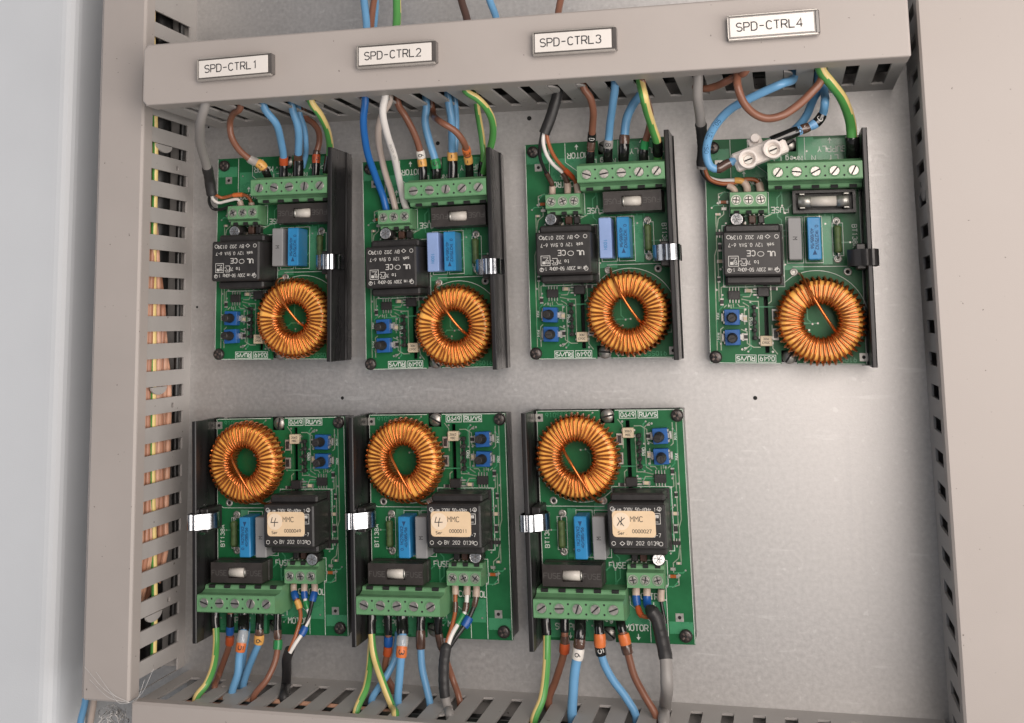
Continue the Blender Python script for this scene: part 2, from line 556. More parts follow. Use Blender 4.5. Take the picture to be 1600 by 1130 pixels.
G = {
    'A': [[(0, 0), (2, 6), (4, 0)], [(.7, 2), (3.3, 2)]],
    'B': [[(0, 0), (0, 6), (2.6, 6)] + arc(2.6, 4.6, 1.2, 1.4, 90, -90) + [(0, 3.2)], [(2.6, 3.2)] + arc(2.6, 1.6, 1.4, 1.6, 90, -90) + [(0, 0)]],
    'C': [arc(2.1, 4, 2, 2, 30, 180) + arc(2.1, 2, 2, 2, 180, 330)],
    'D': [[(0, 0), (0, 6), (2, 6)] + arc(2, 4, 2, 2, 90, 0) + arc(2, 2, 2, 2, 0, -90) + [(0, 0)]],
    'E': [[(4, 6), (0, 6), (0, 0), (4, 0)], [(0, 3.1), (3.2, 3.1)]],
    'F': [[(4, 6), (0, 6), (0, 0)], [(0, 3.1), (3.2, 3.1)]],
    'H': [[(0, 0), (0, 6)], [(4, 0), (4, 6)], [(0, 3), (4, 3)]],
    'I': [[(2, 0), (2, 6)]],
    'K': [[(0, 0), (0, 6)], [(4, 6), (0, 2.6)], [(1.4, 3.6), (4, 0)]],
    'L': [[(0, 6), (0, 0), (3.8, 0)]],
    'M': [[(0, 0), (0, 6), (2, 3), (4, 6), (4, 0)]],
    'N': [[(0, 0), (0, 6), (4, 0), (4, 6)]],
    'O': [arc(2, 4, 2, 2, 0, 180) + arc(2, 2, 2, 2, 180, 360) + [(4, 4)]],
    'P': [[(0, 0), (0, 6), (2.5, 6)] + arc(2.5, 4.4, 1.5, 1.6, 90, -90) + [(0, 2.8)]],
    'R': [[(0, 0), (0, 6), (2.5, 6)] + arc(2.5, 4.4, 1.5, 1.6, 90, -90) + [(0, 2.8)], [(2.2, 2.8), (4, 0)]],
    'S': [arc(2, 4.5, 1.9, 1.5, 25, 180) + arc(2, 4.4, 1.9, 1.4, 180, 255, 3) + arc(2, 1.6, 2, 1.5, 75, 0, 4) + arc(2, 1.5, 2, 1.5, 0, -155)],
    'T': [[(0, 6), (4, 6)], [(2, 6), (2, 0)]],
    'U': [[(0, 6), (0, 2)] + arc(2, 2, 2, 2, 180, 360) + [(4, 6)]],
    'V': [[(0, 6), (2, 0), (4, 6)]],
    'W': [[(0, 6), (1, 0), (2, 4), (3, 0), (4, 6)]],
    'X': [[(0, 0), (4, 6)], [(0, 6), (4, 0)]],
    'Y': [[(0, 6), (2, 3), (4, 6)], [(2, 3), (2, 0)]],
    'Z': [[(0, 6), (4, 6), (0, 0), (4, 0)]],
    'Q': [arc(2, 4, 2, 2, 0, 180) + arc(2, 2, 2, 2, 180, 360) + [(4, 4)], [(2.4, 1.6), (4, 0)]],
    '0': [arc(2, 4, 1.8, 2, 0, 180) + arc(2, 2, 1.8, 2, 180, 360) + [(3.8, 4)]],
    '1': [[(1, 4.8), (2.2, 6), (2.2, 0)]],
    '2': [arc(2, 4.3, 1.8, 1.7, 165, -10) + [(3.5, 3.2), (.1, 0), (4, 0)]],
    '3': [arc(1.9, 4.5, 1.8, 1.5, 160, -70), arc(1.9, 1.6, 2, 1.6, 75, -160)],
    '4': [[(3, 0), (3, 6), (0, 1.8), (4, 1.8)]],
    '5': [[(3.7, 6), (.6, 6), (.3, 3.3)] + arc(1.9, 1.9, 2, 1.9, 110, -150)],
    '6': [[(3.2, 6), (1, 3.8)] + arc(2, 1.9, 1.8, 1.9, 150, -210, 12)],
    '7': [[(0, 6), (4, 6), (1.4, 0)]],
    '8': [arc(2, 4.5, 1.6, 1.45, 0, 360, 12), arc(2, 1.55, 1.9, 1.55, 0, 360, 12)],
    '9': [arc(2, 4.1, 1.8, 1.9, 0, 360, 12), [(3.7, 4.1), (2.4, 0)]],
    '-': [[(.4, 3), (3.6, 3)]],
    '.': [[(1.7, 0), (2.3, 0)]],
    ',': [[(2, .5), (1.5, -1)]],
    ':': [[(1.8, 1), (2.3, 1)], [(1.8, 4), (2.3, 4)]],
    '/': [[(0, 0), (4, 6)]],
    '*': [arc(2, 5, .9, .9, 0, 360, 8)],
    'k': [[(0, 0), (0, 6)], [(3, 4), (0, 1.7)], [(1, 2.4), (3.2, 0)]],
    'e': [[(.2, 2.2), (3.6, 2.2)] + arc(1.9, 2, 1.7, 2, 10, 320)],
    'r': [[(0, 4), (0, 0)], [(0, 2.6), (1.2, 4), (2.8, 4)]],
    'g': [arc(1.9, 2, 1.7, 2, 0, 360, 10), [(3.6, 4), (3.6, -.8), (2, -1.8), (.3, -1.2)]],
    'i': [[(2, 0), (2, 4)], [(1.8, 5.4), (2.2, 5.4)]],
    'm': [[(0, 0), (0, 4), (2, 3.6), (2, 0)], [(2, 3.6), (4, 4), (4, 0)]],
    'p': [[(0, 4), (0, -1.8)], arc(1.8, 2, 1.8, 2, 150, -150, 9)],
    's': [[(3.4, 3.6), (.6, 3.6), (.4, 2.4), (3.2, 1.8), (3.2, .2), (.2, .2)]],
    'z': [[(0, 4), (3.6, 4), (0, 0), (3.6, 0)]],
    't': [[(1.6, 6), (1.6, 0), (3, 0)], [(.2, 4), (3, 4)]],
    'a': [arc(1.8, 2, 1.7, 2, 0, 360, 10), [(3.6, 4), (3.6, 0)]],
    ' ': [],
}


def ribbon(poly, w):
    """flat strip along a polyline; returns left/right point lists"""
    n = len(poly)
    L_, R_ = [], []
    closed = (Vector(poly[0]) - Vector(poly[-1])).length < 1e-6
    for i in range(n):
        p = Vector(poly[i])
        a = Vector(poly[i - 1]) if i > 0 else (Vector(poly[-2]) if closed else None)
        b = Vector(poly[i + 1]) if i < n - 1 else (Vector(poly[1]) if closed else None)
        d1 = (p - a) if a is not None else (b - p)
        d2 = (b - p) if b is not None else (p - a)
        d1 = d1.normalized() if d1.length > 1e-9 else d2.normalized()
        d2 = d2.normalized() if d2.length > 1e-9 else d1
        n1 = Vector((-d1.y, d1.x))
        n2 = Vector((-d2.y, d2.x))
        mm = n1 + n2
        if mm.length < 0.3:
            mm = n1
        mm.normalize()
        k = min(2.0, 1 / max(0.4, mm.dot(n1)))
        L_.append(p + mm * (w / 2 * k))
        R_.append(p - mm * (w / 2 * k))
    return L_, R_


def strokes(mb, polys, w, m, mp):
    """mp maps (x, y, lift) to a 3D point"""
    for q, poly in enumerate(polys):
        L_, R_ = ribbon(poly, w)
        vs, fs = [], []
        lift = 0.03 + 0.012 * (q % 5)
        for a, b in zip(L_, R_):
            vs.append(mp(a.x, a.y, lift))
            vs.append(mp(b.x, b.y, lift))
        for i in range(len(L_) - 1):
            fs.append([2 * i, 2 * i + 1, 2 * i + 3, 2 * i + 2])
        mb.add(vs, fs, m)


def text_polys(s, h, adv=5.4, wide=1.0):
    k = h / 6
    out = []
    x = 0
    for ch in s:
        for poly in G.get(ch, []):
            out.append([((x + px) * k * wide, py * k) for px, py in poly])
        x += adv
    W = (x - (adv - 4)) * k * wide
    return [[(px - W / 2, py - h / 2) for px, py in p] for p in out], W


def text(mb, s, cx, cy, z, h, m, rot=0.0, w=None, wide=1.0, adv=5.4):
    polys, W = text_polys(s, h, adv, wide)
    c, sn = math.cos(rot), math.sin(rot)
    strokes(mb, polys, w or h * 0.13, m, lambda x, y, l: (cx + c * x - sn * y, cy + sn * x + c * y, z + l))
    return W


def flat_lines(mb, polys, w, m, z):
    strokes(mb, polys, w, m, lambda x, y, l: (x, y, z + l))


# ================================================================== THE SETTING
pb = MB()
pb.box(-420, 330, -330, 330, -2, 0, M_PANEL)
panel = pb.build('mounting_panel')
tag(panel, kind='structure')
hb = MB()
for u, v, r in ((827, 185, 1.1), (684, 224, 1.0), (1180, 622, 0.9), (535, 622, 0.8), (326, 199, 0.5), (308, 480, 0.6)):
    p = PZ(u, v, 0)
    hb.cyl((p.x, p.y, 0.02), r, 0.06, M_DARK, 16)
hb.build('drilled_hole', panel)

cb = MB()
cb.prism([(-430, 0), (-275, 0), (-275, 34), (-430, 34)], -330, 330, M_CAB, 'y', bev=9, seg=7)
tag(cb.build('cabinet_wall'), 'smooth pale painted cabinet frame filling the far left edge of the picture', 'cabinet wall')


# ------------------------------------------------------------------ trunking (wiring ducts)
def wall(mb, a0, a1, h, slots, zs0, zs1, sw, mapf, bumps=()):
    """slotted wall; a along the duct, b = height; slots list of centres"""
    xs = {a0, a1}
    for c in slots:
        for e in (c - sw / 2, c + sw / 2):
            if a0 < e < a1:
                xs.add(e)
    for c in bumps:
        xs |= {c - 1.1, c + 1.1}
    xs = sorted(xs)
    ys = [0, zs0, zs0 + 9, zs0 + 11.5, zs1, h]
    inslot = lambda x: any(abs(x - c) < sw / 2 for c in slots)

    def solid(x, y):
        if any(abs(x - c) < 1.1 for c in bumps) and zs0 + 9 < y < zs0 + 11.5:
            return False
        return not (inslot(x) and zs0 < y < zs1)
    mb.grid(xs, ys, solid, 0, 1.0, M_DUCTW, mapf)


def bump(mb, c, side, sw, zc, mapf):
    """rounded break-off lug bulging from a finger into the slot at 'side'"""
    e = c
    pts = [(e + side * 3.6 * math.sin(t) , zc + 7.5 * math.cos(t)) for t in [math.pi * i / 8 for i in range(9)]]
    lo = [mapf(a, b, 0.1) for a, b in pts]
    hi = [mapf(a, b, 0.9) for a, b in pts]
    n = len(pts)
    mb.add(lo + hi, [list(range(n)), list(range(n, 2 * n))[::-1]] + [[i, (i + 1) % n, n + (i + 1) % n, n + i] for i in range(n)], M_DUCTW)


def cover(mb, x0, x1, y0, y1, z, lip, bev=1.3):
    """U shaped lid: face plate with lips going down, rounded along its long edges"""
    mb.prism([(x0, y0), (x1, y0), (x1, y1), (x0, y1)], z - 2.2, z, M_DUCT, bev=bev, seg=3)
    for f in mb.s[-200:]:
        pass


# top trunking ------------------------------------------------
TS = [-199.9 + 12.23 * k for k in range(26)]
d = MB()
mT = lambda a, b, c: (a, 107.6 + c, b)
wall(d, -212, 113.5, 73.7, TS, 15, 70, 5.2, mT, bumps=(-144.2, -47.3, 62.8))
for c, s_ in ((TS[5] - 2.3, 1), (TS[14] - 2.3, 1), (TS[22] - 2.3, 1), (TS[15] - 2.3, 1)):
    bump(d, c, s_, 4.6, 46, mT)
wall(d, -212, 113.5, 73.7, TS, 16.5, 70, 4.6, lambda a, b, c: (a, 131.8 + c, b))
d.box(-212, 113.5, 109.1, 131.8, 0, 1.6, M_DUCTW)
trunk_t = d.build('cable_trunking')
tag(trunk_t, 'slotted grey cable trunking running across the top behind the four white name plates', 'cable trunking', 'slotted cable trunking')
d = MB()
d.prism([(-211.6 + 2, 106.3), (113.8 - .5, 106.3), (113.8, 106.9), (113.8, 133.9), (-209.6, 133.9), (-211.6, 131.9), (-211.6, 108.3)],
        73.8, 76, M_DUCT, bev=0.9, seg=3)
d.box(-210.8, 113.4, 106.35, 107.45, 64, 74.4, M_DUCT, 0.25)
d.box(-210.8, 113.4, 133.4, 134.4, 64, 74.4, M_DUCT, 0.25)
d.build('trunking_cover', trunk_t)

# left trunking ------------------------------------------------
LS = [105.7 - 12.84 * k for k in range(-4, 21)]
d = MB()
mL = lambda a, b, c: (-225.3 - c, a, b)
wall(d, -154, 200, 51.2, LS, 6.5, 48.5, 5.7, mL, bumps=(85.5, -29.4 + 12.84 * 0.5 - 6.5, -119.7))
for c in (LS[5] + 2.5, LS[14] + 2.5, LS[22] + 2.5):
    bump(d, c, -1, 5.0, 30, mL)
d.box(-247, -245.5, -154, 200, 0, 51.2, M_DUCTW)
d.box(-245.5, -226.8, -154, 200, 0, 1.6, M_DUCTW)
trunk_l = d.build('cable_trunking')
tag(trunk_l, 'narrow upright slotted trunking on the left with brown wires showing through its slots', 'cable trunking', 'slotted cable trunking')
d = MB()
d.box(-247.4, -224.2, -155.6, 200, 50.8, 53, M_DUCT, 0.95)
d.box(-225.2, -224.25, -155.2, 200, 44.0, 51.6, M_DUCT, 0.25)
d.box(-248.3, -247.1, -155.2, 200, 41.5, 51.6, M_DUCT, 0.25)
d.build('trunking_cover', trunk_l)

# bottom trunking ----------------------------------------------
BS = [-213.5 + 12.9 * k for k in range(26)]
d = MB()
mB = lambda a, b, c: (a, -155.8 - c, b)
wall(d, -223, 118, 51.2, BS, 10.5, 46.6, 5.2, mB, bumps=(-194.3 - 0.2, -90.9))
for c in (BS[2] + 2.4, BS[10] - 2.4):
    bump(d, c, 1 if c > -150 else -1, 4.8, 30, mB)
d.box(-223, 118, -179, -177.5, 0, 51.2, M_DUCTW)
d.box(-223, 118, -177.5, -157.3, 0, 1.6, M_DUCTW)
trunk_b = d.build('cable_trunking')
tag(trunk_b, 'slotted grey trunking along the bottom edge receiving the wires of the lower boards', 'cable trunking', 'slotted cable trunking')
d = MB()
d.box(-223.2, 118, -180, -154.7, 50.8, 53, M_DUCT, 0.95)
d.box(-223, 118, -155.6, -154.75, 46.8, 51.6, M_DUCT, 0.2)
d.build('trunking_cover', trunk_b)

# right trunking -----------------------------------------------
RS = [107.9 + 12.98 * 6 - 12.98 * k for k in range(28)]
d = MB()
mR = lambda a, b, c: (119.8 + c, a, b)
wall(d, -230, 220, 58.2, RS, 14, 55, 5.4, mR, bumps=(62.5,))
bump(d, RS[10] + 2.7, -1, 5.4, 30, mR)
d.box(178, 179.5, -230, 220, 0, 58.2, M_DUCTW)
d.box(121.3, 178, -230, 220, 0, 1.6, M_DUCTW)
trunk_r = d.build('cable_trunking')
tag(trunk_r, 'wide upright trunking with plain pale cover along the right edge of the picture', 'cable trunking', 'slotted cable trunking')
d = MB()
d.box(118.6, 180.5, -230, 220, 57.8, 60, M_DUCT, 0.95)
d.box(118.7, 119.7, -230, 220, 49, 58.5, M_DUCT, 0.25)
d.build('trunking_cover', trunk_r)

# name plates on the top trunking --------------------------------
NP = [(-165.4, 120.2, 34.8, 1.0, 'SPD-CTRL1', 'dullest, leftmost of four, over the first upper board'),
      (-91.1, 120.6, 34.2, 0.1, 'SPD-CTRL2', 'over the second upper board from the left'),
      (-15.2, 120.8, 33.5, -0.15, 'SPD-CTRL3', 'over the third upper board from the left'),
      (63.2, 121.5, 33.9, 0.4, 'SPD-CTRL4', 'over the board with the open fuse')]
for cx, cy, w, ang, s, where in NP:
    e = empty('name_plate', (cx, cy, 76), math.radians(ang))
    lb = MB()
    lb.box(-w / 2, w / 2, -4.9, 4.9, -0.1, 3.4, M_LBLDARK, 0.35)
    lb.box(-w / 2 - .15, w / 2 + .15, -5.1, -4.3, 1.6, 3.9, M_LBLEDGE, 0.2)
    lb.box(-w / 2 - .25, -w / 2 + .35, -4.3, 4.5, 1.6, 3.9, M_LBLEDGE, 0.15)
    lb.box(-w / 2 - .15, w / 2 + .15, 4.5, 5.1, 2.4, 4.0, M_LBLEDGE, 0.2)
    lb.box(w / 2 - .8, w / 2 + .8, -4.6, 4.6, 0.2, 3.8, M_LBLDARK, 0.3)
    lb.build('plate_holder', e)
    cbm = MB()
    cbm.box(-w / 2 + .75, w / 2 - 1.3, -3.75, 3.95, 3.0, 3.85, M_LBL, 0.12)
    card = cbm.build('label_card', e)
    tb = MB()
    text(tb, s, -1.2, 0.05, 3.86, 3.3, M_DPRINT, w=0.46, wide=0.98, adv=5.3)
    tb.build('lettering', card)
    tag(e, 'white label in grey holder reading %s' % s, 'name plate', 'name plates on the top trunking')


# ================================================================== CONTROL BOARDS
ZP = 14.5
PI = math.pi
cache = {}


def part(name, key, fn, parent, loc=None):
    """one mesh per kind, shared by its repeats"""
    if key not in cache:
        b = MB()
        fn(b)
        cache[key] = b.mesh(name)
    return link(name, cache[key], parent, loc)


def g_pcb(b):
    xs = [-2.6, 20.8, 22.6, 27.4, 31.2, 33.8, 36.8, 62.2]
    ys = [-2.6, 2.0, 3.2, 31.0, 88.8, 95.2]

    def solid(x, y):
        if 20.8 < x < 22.6 and 2 < y < 31:
            return False
        if 27.4 < x < 33.8 and y < 3.2:
            return False
        if 31.2 < x < 36.8 and y > 88.8:
            return False
        return True
    b.grid(xs, ys, solid, 12.9, ZP, M_GREEN)


def g_traces(b):
    # copper tracks: light tinned ones near the control parts, pale green areas elsewhere
    T = [[(2, 24), (2, 46), (3.4, 49)], [(0.6, 3), (0.6, 44), (1.6, 47), (1.6, 62)], [(12, 26), (15, 26), (16, 28), (19, 28)],
         [(12, 23.5), (14.4, 22), (14.4, 5), (12, 3)], [(11.5, 25), (16, 24), (18.6, 24), (18.6, 8)], [(6, 23), (6, 21.4)],
         [(8, 23), (8, 21.4)], [(9.8, 23), (10.6, 21.8), (12.6, 21.8), (12.6, 14)], [(3, 23.5), (3, 30), (6, 31.5), (12, 31.5)],
         [(11, 12), (13.4, 11), (13.4, 6), (16, 4.4), (19, 4.4)], [(3.5, 13), (2.3, 12), (2.3, 3)], [(5.2, 22.5), (4, 21.4)],
         [(1.8, 55), (2.6, 60), (5, 62), (5, 66)], [(24, 31), (24, 24), (22.8, 23)], [(14, 57), (18, 56.8)], [(13, 33), (13.5, 29.8), (15.5, 29)],
         [(24, 14), (24, 4), (26, 1.5)], [(3, 66), (3, 71), (6, 72)], [(22, 60), (26, 62)], [(7, 21), (7, 22.6)]]
    flat_lines(b, T, 0.42, M_TRACEG, ZP)
    A = [(44, 82, 61, 94), (9.2, 78, 30.8, 88), (37.5, 82.5, 44, 94.8), (-2, 86, 8, 91), (26, 37.4, 38, 40), (46, 39.6, 50, 60.4)]
    g_dots(b)
    # dense fine routing in the paler masked copper, with vias
    rt = random.Random(21)
    U, V_ = [], []
    for q in range(64):
        x, y = rt.uniform(0, 60), rt.uniform(0, 93)
        pl = [(x, y)]
        dx, dy = rt.choice(((1, 0), (0, 1), (0, -1), (-1, 0)))
        for k in range(rt.randint(1, 3)):
            ln = rt.uniform(2.5, 11)
            x, y = x + dx * ln, y + dy * ln
            pl.append((x, y))
            d45 = rt.uniform(.8, 2.2)
            sx, sy = rt.choice((-1, 1)), rt.choice((-1, 1))
            x, y = x + (dx * d45 if dx else sx * d45), y + (dy * d45 if dy else sy * d45)
            pl.append((x, y))
        ok = all(-1.8 < px < 61.2 and -1.8 < py < 94 and not (19.8 < px < 23.6 and 0 < py < 33) and not (26 < px < 35 and py < 5)
                 and not (30 < px < 38 and py > 87) for px, py in pl)
        if ok:
            U.append(pl)
            V_.append(pl[-1])
            V_.append(pl[0])
    flat_lines(b, U, 0.5, M_TRACE, ZP - .007)
    for x, y in V_:
        b.cyl((x, y, ZP), 0.42, 0.11, M_TIN, 8)
    for i, (x0, y0, x1, y1) in enumerate(A):
        z = ZP + 0.015
        b.add([(x0, y0, z), (x1, y0, z), (x1, y1, z), (x0, y1, z)], [[0, 1, 2, 3]], M_TRACE)


def g_silk(b):
    z = ZP + 0.02
    R = PI
    text(b, 'MOTOR', 21.9, 89.0, z, 2.5, M_SILK, R, wide=.9, w=.42)
    text(b, 'CONTROL', 14.9, 76.0, z, 2.5, M_SILK, R, wide=.86, w=.42)
    text(b, 'FUSE', 28.9, 63.4, z, 2.4, M_SILK, R, wide=.9, w=.4)
    text(b, 'SUPPLY', 51.5, 89.4, z, 2.5, M_SILK, R, wide=.9, w=.42)
    text(b, 'Nreg', 35.6, 85.6, z, 2.3, M_SILK, R, wide=.9, w=.4)
    text(b, 'N', 43.9, 85.6, z, 2.3, M_SILK, R, w=.4)
    text(b, 'L1', 52.2, 85.6, z, 2.3, M_SILK, R, w=.4)
    text(b, 'L1', 28.4, 85.6, z, 2.3, M_SILK, R, w=.4)
    text(b, 'BT138A', 59.5, 51.5, z, 1.9, M_SILK, -PI / 2, w=.34)
    text(b, '0649', 21.5, -0.4, z, 1.9, M_SILK, R, wide=.95, w=.36)
    text(b, 'RU', 14.8, -0.4, z, 1.9, M_SILK, R, w=.42)
    text(b, '/', 12.4, -0.4, z, 1.9, M_SILK, R, w=.42)
    text(b, 'VS', 10.2, -0.4, z, 1.7, M_SILK, R, w=.42)
    text(b, '910SS010', 51.5, -0.6, z, 1.9, M_TRACE, R, w=.36)
    text(b, 'PRO', 15.2, 15.4, z, 1.3, M_SILK, -PI / 2, w=.28)
    text(b, 'MIN', 1.2, 9, z, 1.1, M_SILK, -PI / 2, w=.25)
    text(b, 'MAX', 1.2, 17.6, z, 1.1, M_SILK, -PI / 2, w=.25)
    rect = lambda x0, y0, x1, y1: [(x0, y0), (x1, y0), (x1, y1), (x0, y1), (x0, y0)]
    P = [rect(17.9, -1.9, 25.1, 1.1), rect(8.4, -1.9, 16.9, 1.1),
         rect(49.6, 41.9, 55, 60) if False else rect(50.4, 43.2, 54.7, 57.2),
         rect(31.3, 40.3, 38.1, 60.2), rect(39.0, 40.3, 46.2, 60.2),
         [(8.6, 95), (8.6, 71.2)], [(16.1, 94.8), (16.1, 86), (24.2, 79.5), (24.2, 76)],
         [(40.3, 94.8), (40.3, 83.4)], [(33.4, 38.7), (59, 38.7), (61.2, 37)], [(33.4, 34.8), (29.6, 31.8)],
         arc(43, 16.4, 20.6, 20.6, 8, 118, 24), rect(57.6, 8.5, 60.6, 12),
         [(62, -2.4), (62, 95)], [(-2.4, -2.4), (-2.4, 95)], [(-2.4, -2.35), (27, -2.35)], [(34.2, -2.35), (61.6, -2.35)],
         rect(7.6, 61.0, 24.3, 71.2), rect(4.1, 30.2, 29.9, 57.0)]
    flat_lines(b, P, 0.27, M_SILK, z)
    # arrows
    for x, y, s_ in ((21.4, 92.6, 1), (14.2, 79.4, 1), (50.8, 92.9, 1)):
        flat_lines(b, [[(x, y - 1.1 * s_), (x, y + 0.6 * s_)]], .4, M_SILK, z)
        b.add([(x - .9, y + .2 * s_ , z + .05), (x + .9, y + .2 * s_, z + .05), (x, y + 1.5 * s_, z + .05)], [[0, 1, 2]], M_SILK)


def g_sqpad(b):
    b.box(-1.7, 1.7, -1.7, 1.7, 0, .12, M_TIN)
    b.cyl((0, 0, .1), 0.75, 0.08, M_DARK, 12)


def g_ringpad(m):
    def f(b):
        b.lathe((0, 0, 0), [(0.75, .03), (0.75, .3), (1.7, .2), (1.8, .03)], M_TIN, 18)
        b.cyl((0, 0, 0), 0.78, 0.18, m, 12)
    return f


def g_dots(b):
    for x, y in ((24, 2.5), (26.5, 35), (1, 29), (13, 20.6), (13, 12), (23.7, 33), (36, 86), (31, 62), (3, 38), (2.6, 67), (11.2, 3.5)):
        b.cyl((x, y, ZP), 0.5, 0.12, M_TIN, 10)


def g_sink(b):
    b.box(-2.2, 62.5, -2.2, 94.8, 0, 3.0, M_ANOD, 0.2)
    b.box(-2.2, -0.4, -2.2, 94.8, 3.0, 12.8, M_ANOD, 0.2)
    # tall wall with ribs, a ledge carries the board
    prof = [(62.6, 7.5), (64.9, 7.5), (65.0, 8.0), (65.0, 13.6), (65.5, 14.2), (65.5, 15.6), (65.0, 16.2), (65.0, 34.2), (64.6, 34.6), (63.3, 34.6), (62.9, 34.2), (62.9, 12.6), (60.2, 12.6), (60.2, 10.6), (62.6, 10.6)]
    n = len(prof)
    b.add([(x, -3, z) for x, z in prof] + [(x, 95.2, z) for x, z in prof],
          [[i, (i + 1) % n, n + (i + 1) % n, n + i] for i in range(n)] + [list(range(n))[::-1], list(range(n, 2 * n))], M_ANOD)


def g_wear(b):
    rnd = random.Random(9)
    for y0, sg in ((38.4, -1), (46.0, 1)):
        poly = []
        for i in range(13):
            t = i / 12
            poly.append((y0 + sg * (1.2 + 2.6 * math.sin(PI * t) * (.55 + .45 * rnd.random()) * (1 if i % 2 else .6)), 21 + 12.5 * t))
        poly = [(y0, 21)] + poly + [(y0, 33.5)]
        lo = [(62.9, y, z) for y, z in poly]
        hi = [(62.82, y, z) for y, z in poly]
        n = len(poly)
        b.add(lo + hi, [list(range(n)), list(range(n, 2 * n))] + [[i, (i + 1) % n, n + (i + 1) % n, n + i] for i in range(n)], M_CHROME)


def g_clip(m):
    def f(b):
        th = 0.55
        prof = [(p.x, p.z) for p in catmull([(58.6, 0, 21), (56.4, 0, 24.5), (55.6, 0, 28.6), (57.6, 0, 32.6), (60.6, 0, 34.9), (62.0, 0, 36.4), (63.0, 0, 36.7), (63.8, 0, 35.7), (64.8, 0, 36.7), (66.2, 0, 36.2), (67.3, 0, 33.0), (66.6, 0, 28.5), (65.8, 0, 26.0), (67.2, 0, 23.8)], .7)]
        pts = [Vector((x, z)) for x, z in prof]
        L_, R_ = ribbon([tuple(p) for p in pts], th)
        y0, y1 = 38.8, 45.6
        n = len(pts)
        vs = [(p.x, y0, p.y) for p in L_] + [(p.x, y0, p.y) for p in R_] + [(p.x, y1, p.y) for p in L_] + [(p.x, y1, p.y) for p in R_]
        fs = []
        for i in range(n - 1):
            fs += [[i, i + 1, 2 * n + i + 1, 2 * n + i], [n + i, 3 * n + i, 3 * n + i + 1, n + i + 1],
                   [i, n + i, n + i + 1, i + 1], [2 * n + i, 2 * n + i + 1, 3 * n + i + 1, 3 * n + i]]
        fs += [[0, 2 * n, 3 * n, n], [n - 1, 2 * n - 1, 4 * n - 1, 3 * n - 1]]
        b.add(vs, fs, m)
    return f


def g_triac(b):
    b.box(58.9, 62.7, 36.8, 47.4, 16, 31, M_BLACK, 0.4)
    for y in (39.6, 42.1, 44.6):
        b.box(60.0, 60.7, y - .4, y + .4, ZP, 16, M_TIN)


def g_block5(b):
    prof = [(71.4, ZP), (71.4, 25.6), (71.9, 26.2), (73.0, 26.6), (74.0, 29.4), (74.0, 34.1), (74.4, 34.5), (81.2, 34.5), (81.6, 34.1), (82.4, 29.0), (83.2, 27.6), (83.2, ZP)]
    b.prism([(y, z) for y, z in prof], 24.5, 63.0 - .4, M_TBG, 'x')
    for k in range(5):
        x = 28.7 + 7.6 * k
        b.box(x - 1.5, x + 1.5, 71.25, 72.6, 25.2, 26.75, M_DARK)       # test slot on the step
        b.box(x - 2.4, x + 2.4, 81.5, 83.35, 17.2, 24.6, M_DARK)        # wire entry
        b.lathe((x, 77.5, 34.5), [(2.55, 0), (2.55, .18), (2.2, .2), (2.15, .02)], M_TBG, 24)
        if k:
            for y in (75.6, 79.8):
                b.cyl((x - 3.8, y - (0.3 if y > 77 else 0), 34.5), 0.45, 0.05, M_DARK, 10)


def g_screw5(b):
    b.cyl((0, 0, 0), 2.1, .35, M_SCREW, 24, rim=.2)
    b.box(-1.95, 1.95, -.28, .28, .352, .42, M_DARK)


def g_block3(b):
    prof = [(61.6, ZP), (61.6, 20.6), (62.2, 21.2), (63.4, 21.6), (64.0, 24.2), (64.3, 25.0), (70.4, 25.0), (70.9, 22.6), (71.0, ZP)]
    b.prism(prof, 8.3, 23.8, M_TBG, 'x')
    for k in range(3):
        x = 10.9 + 5.15 * k
        b.box(x - 1.1, x + 1.1, 61.45, 62.9, 20.4, 21.9, M_DARK)
        b.box(x - 1.6, x + 1.6, 70.6, 71.12, 16.2, 20.6, M_DARK)
        b.lathe((x, 67.2, 25.0), [(2.15, 0), (2.15, .25), (1.85, .25), (1.8, .02)], M_TIN, 20)


def g_screw3(b):
    b.cyl((0, 0, 0), 1.6, .4, M_SCREW, 20, rim=.2)
    b.box(-1.4, 1.4, -.2, .2, .402, .46, M_DARK)
    b.box(-.2, .2, -1.4, 1.4, .405, .47, M_DARK)


def g_fuse_closed(b):
    b.box(34.0, 60.2, 61.2, 70.6, ZP, 19, M_FUSE, .3)
    # lid with a window: plate cells round the opening
    b.grid([34.3, 42.6, 51.2, 59.9], [61.4, 63.6, 68.3, 70.4], lambda x, y: not (42.6 < x < 51.2 and 63.6 < y < 68.3), 19, 26, M_FUSE)
    b.box(42.6, 51.2, 63.6, 68.3, 19, 20.2, M_DARK)
    text(b, 'FUSE', 55.6, 66, 26.02, 2.2, M_RELIEF, PI, w=.34)
    text(b, 'FUSE', 38.4, 66, 26.02, 2.2, M_RELIEF, PI, w=.34)


def g_fuse_in(b):
    b.cyl((42.75, 66, 23.6), 2.3, 8.3, M_CERAM, 20, axis='x')
    b.cyl((42.7, 66, 23.6), 2.36, .9, M_TIN, 20, axis='x')


def g_fuse_tray(b):
    b.grid([34.4, 35.6, 59.0, 60.2], [61.2, 62.4, 69.8, 71.0], lambda x, y: not (35.6 < x < 59 and 62.4 < y < 69.8), ZP, 21, M_BLACK)
    b.box(35.6, 59, 62.4, 69.8, ZP, 16, M_BLACK)
    for x in (37.2, 55.2):
        for y in (62.9, 68.7):
            b.box(x, x + 2.2, y, y + .6, 16, 24.4, M_TIN, .15)


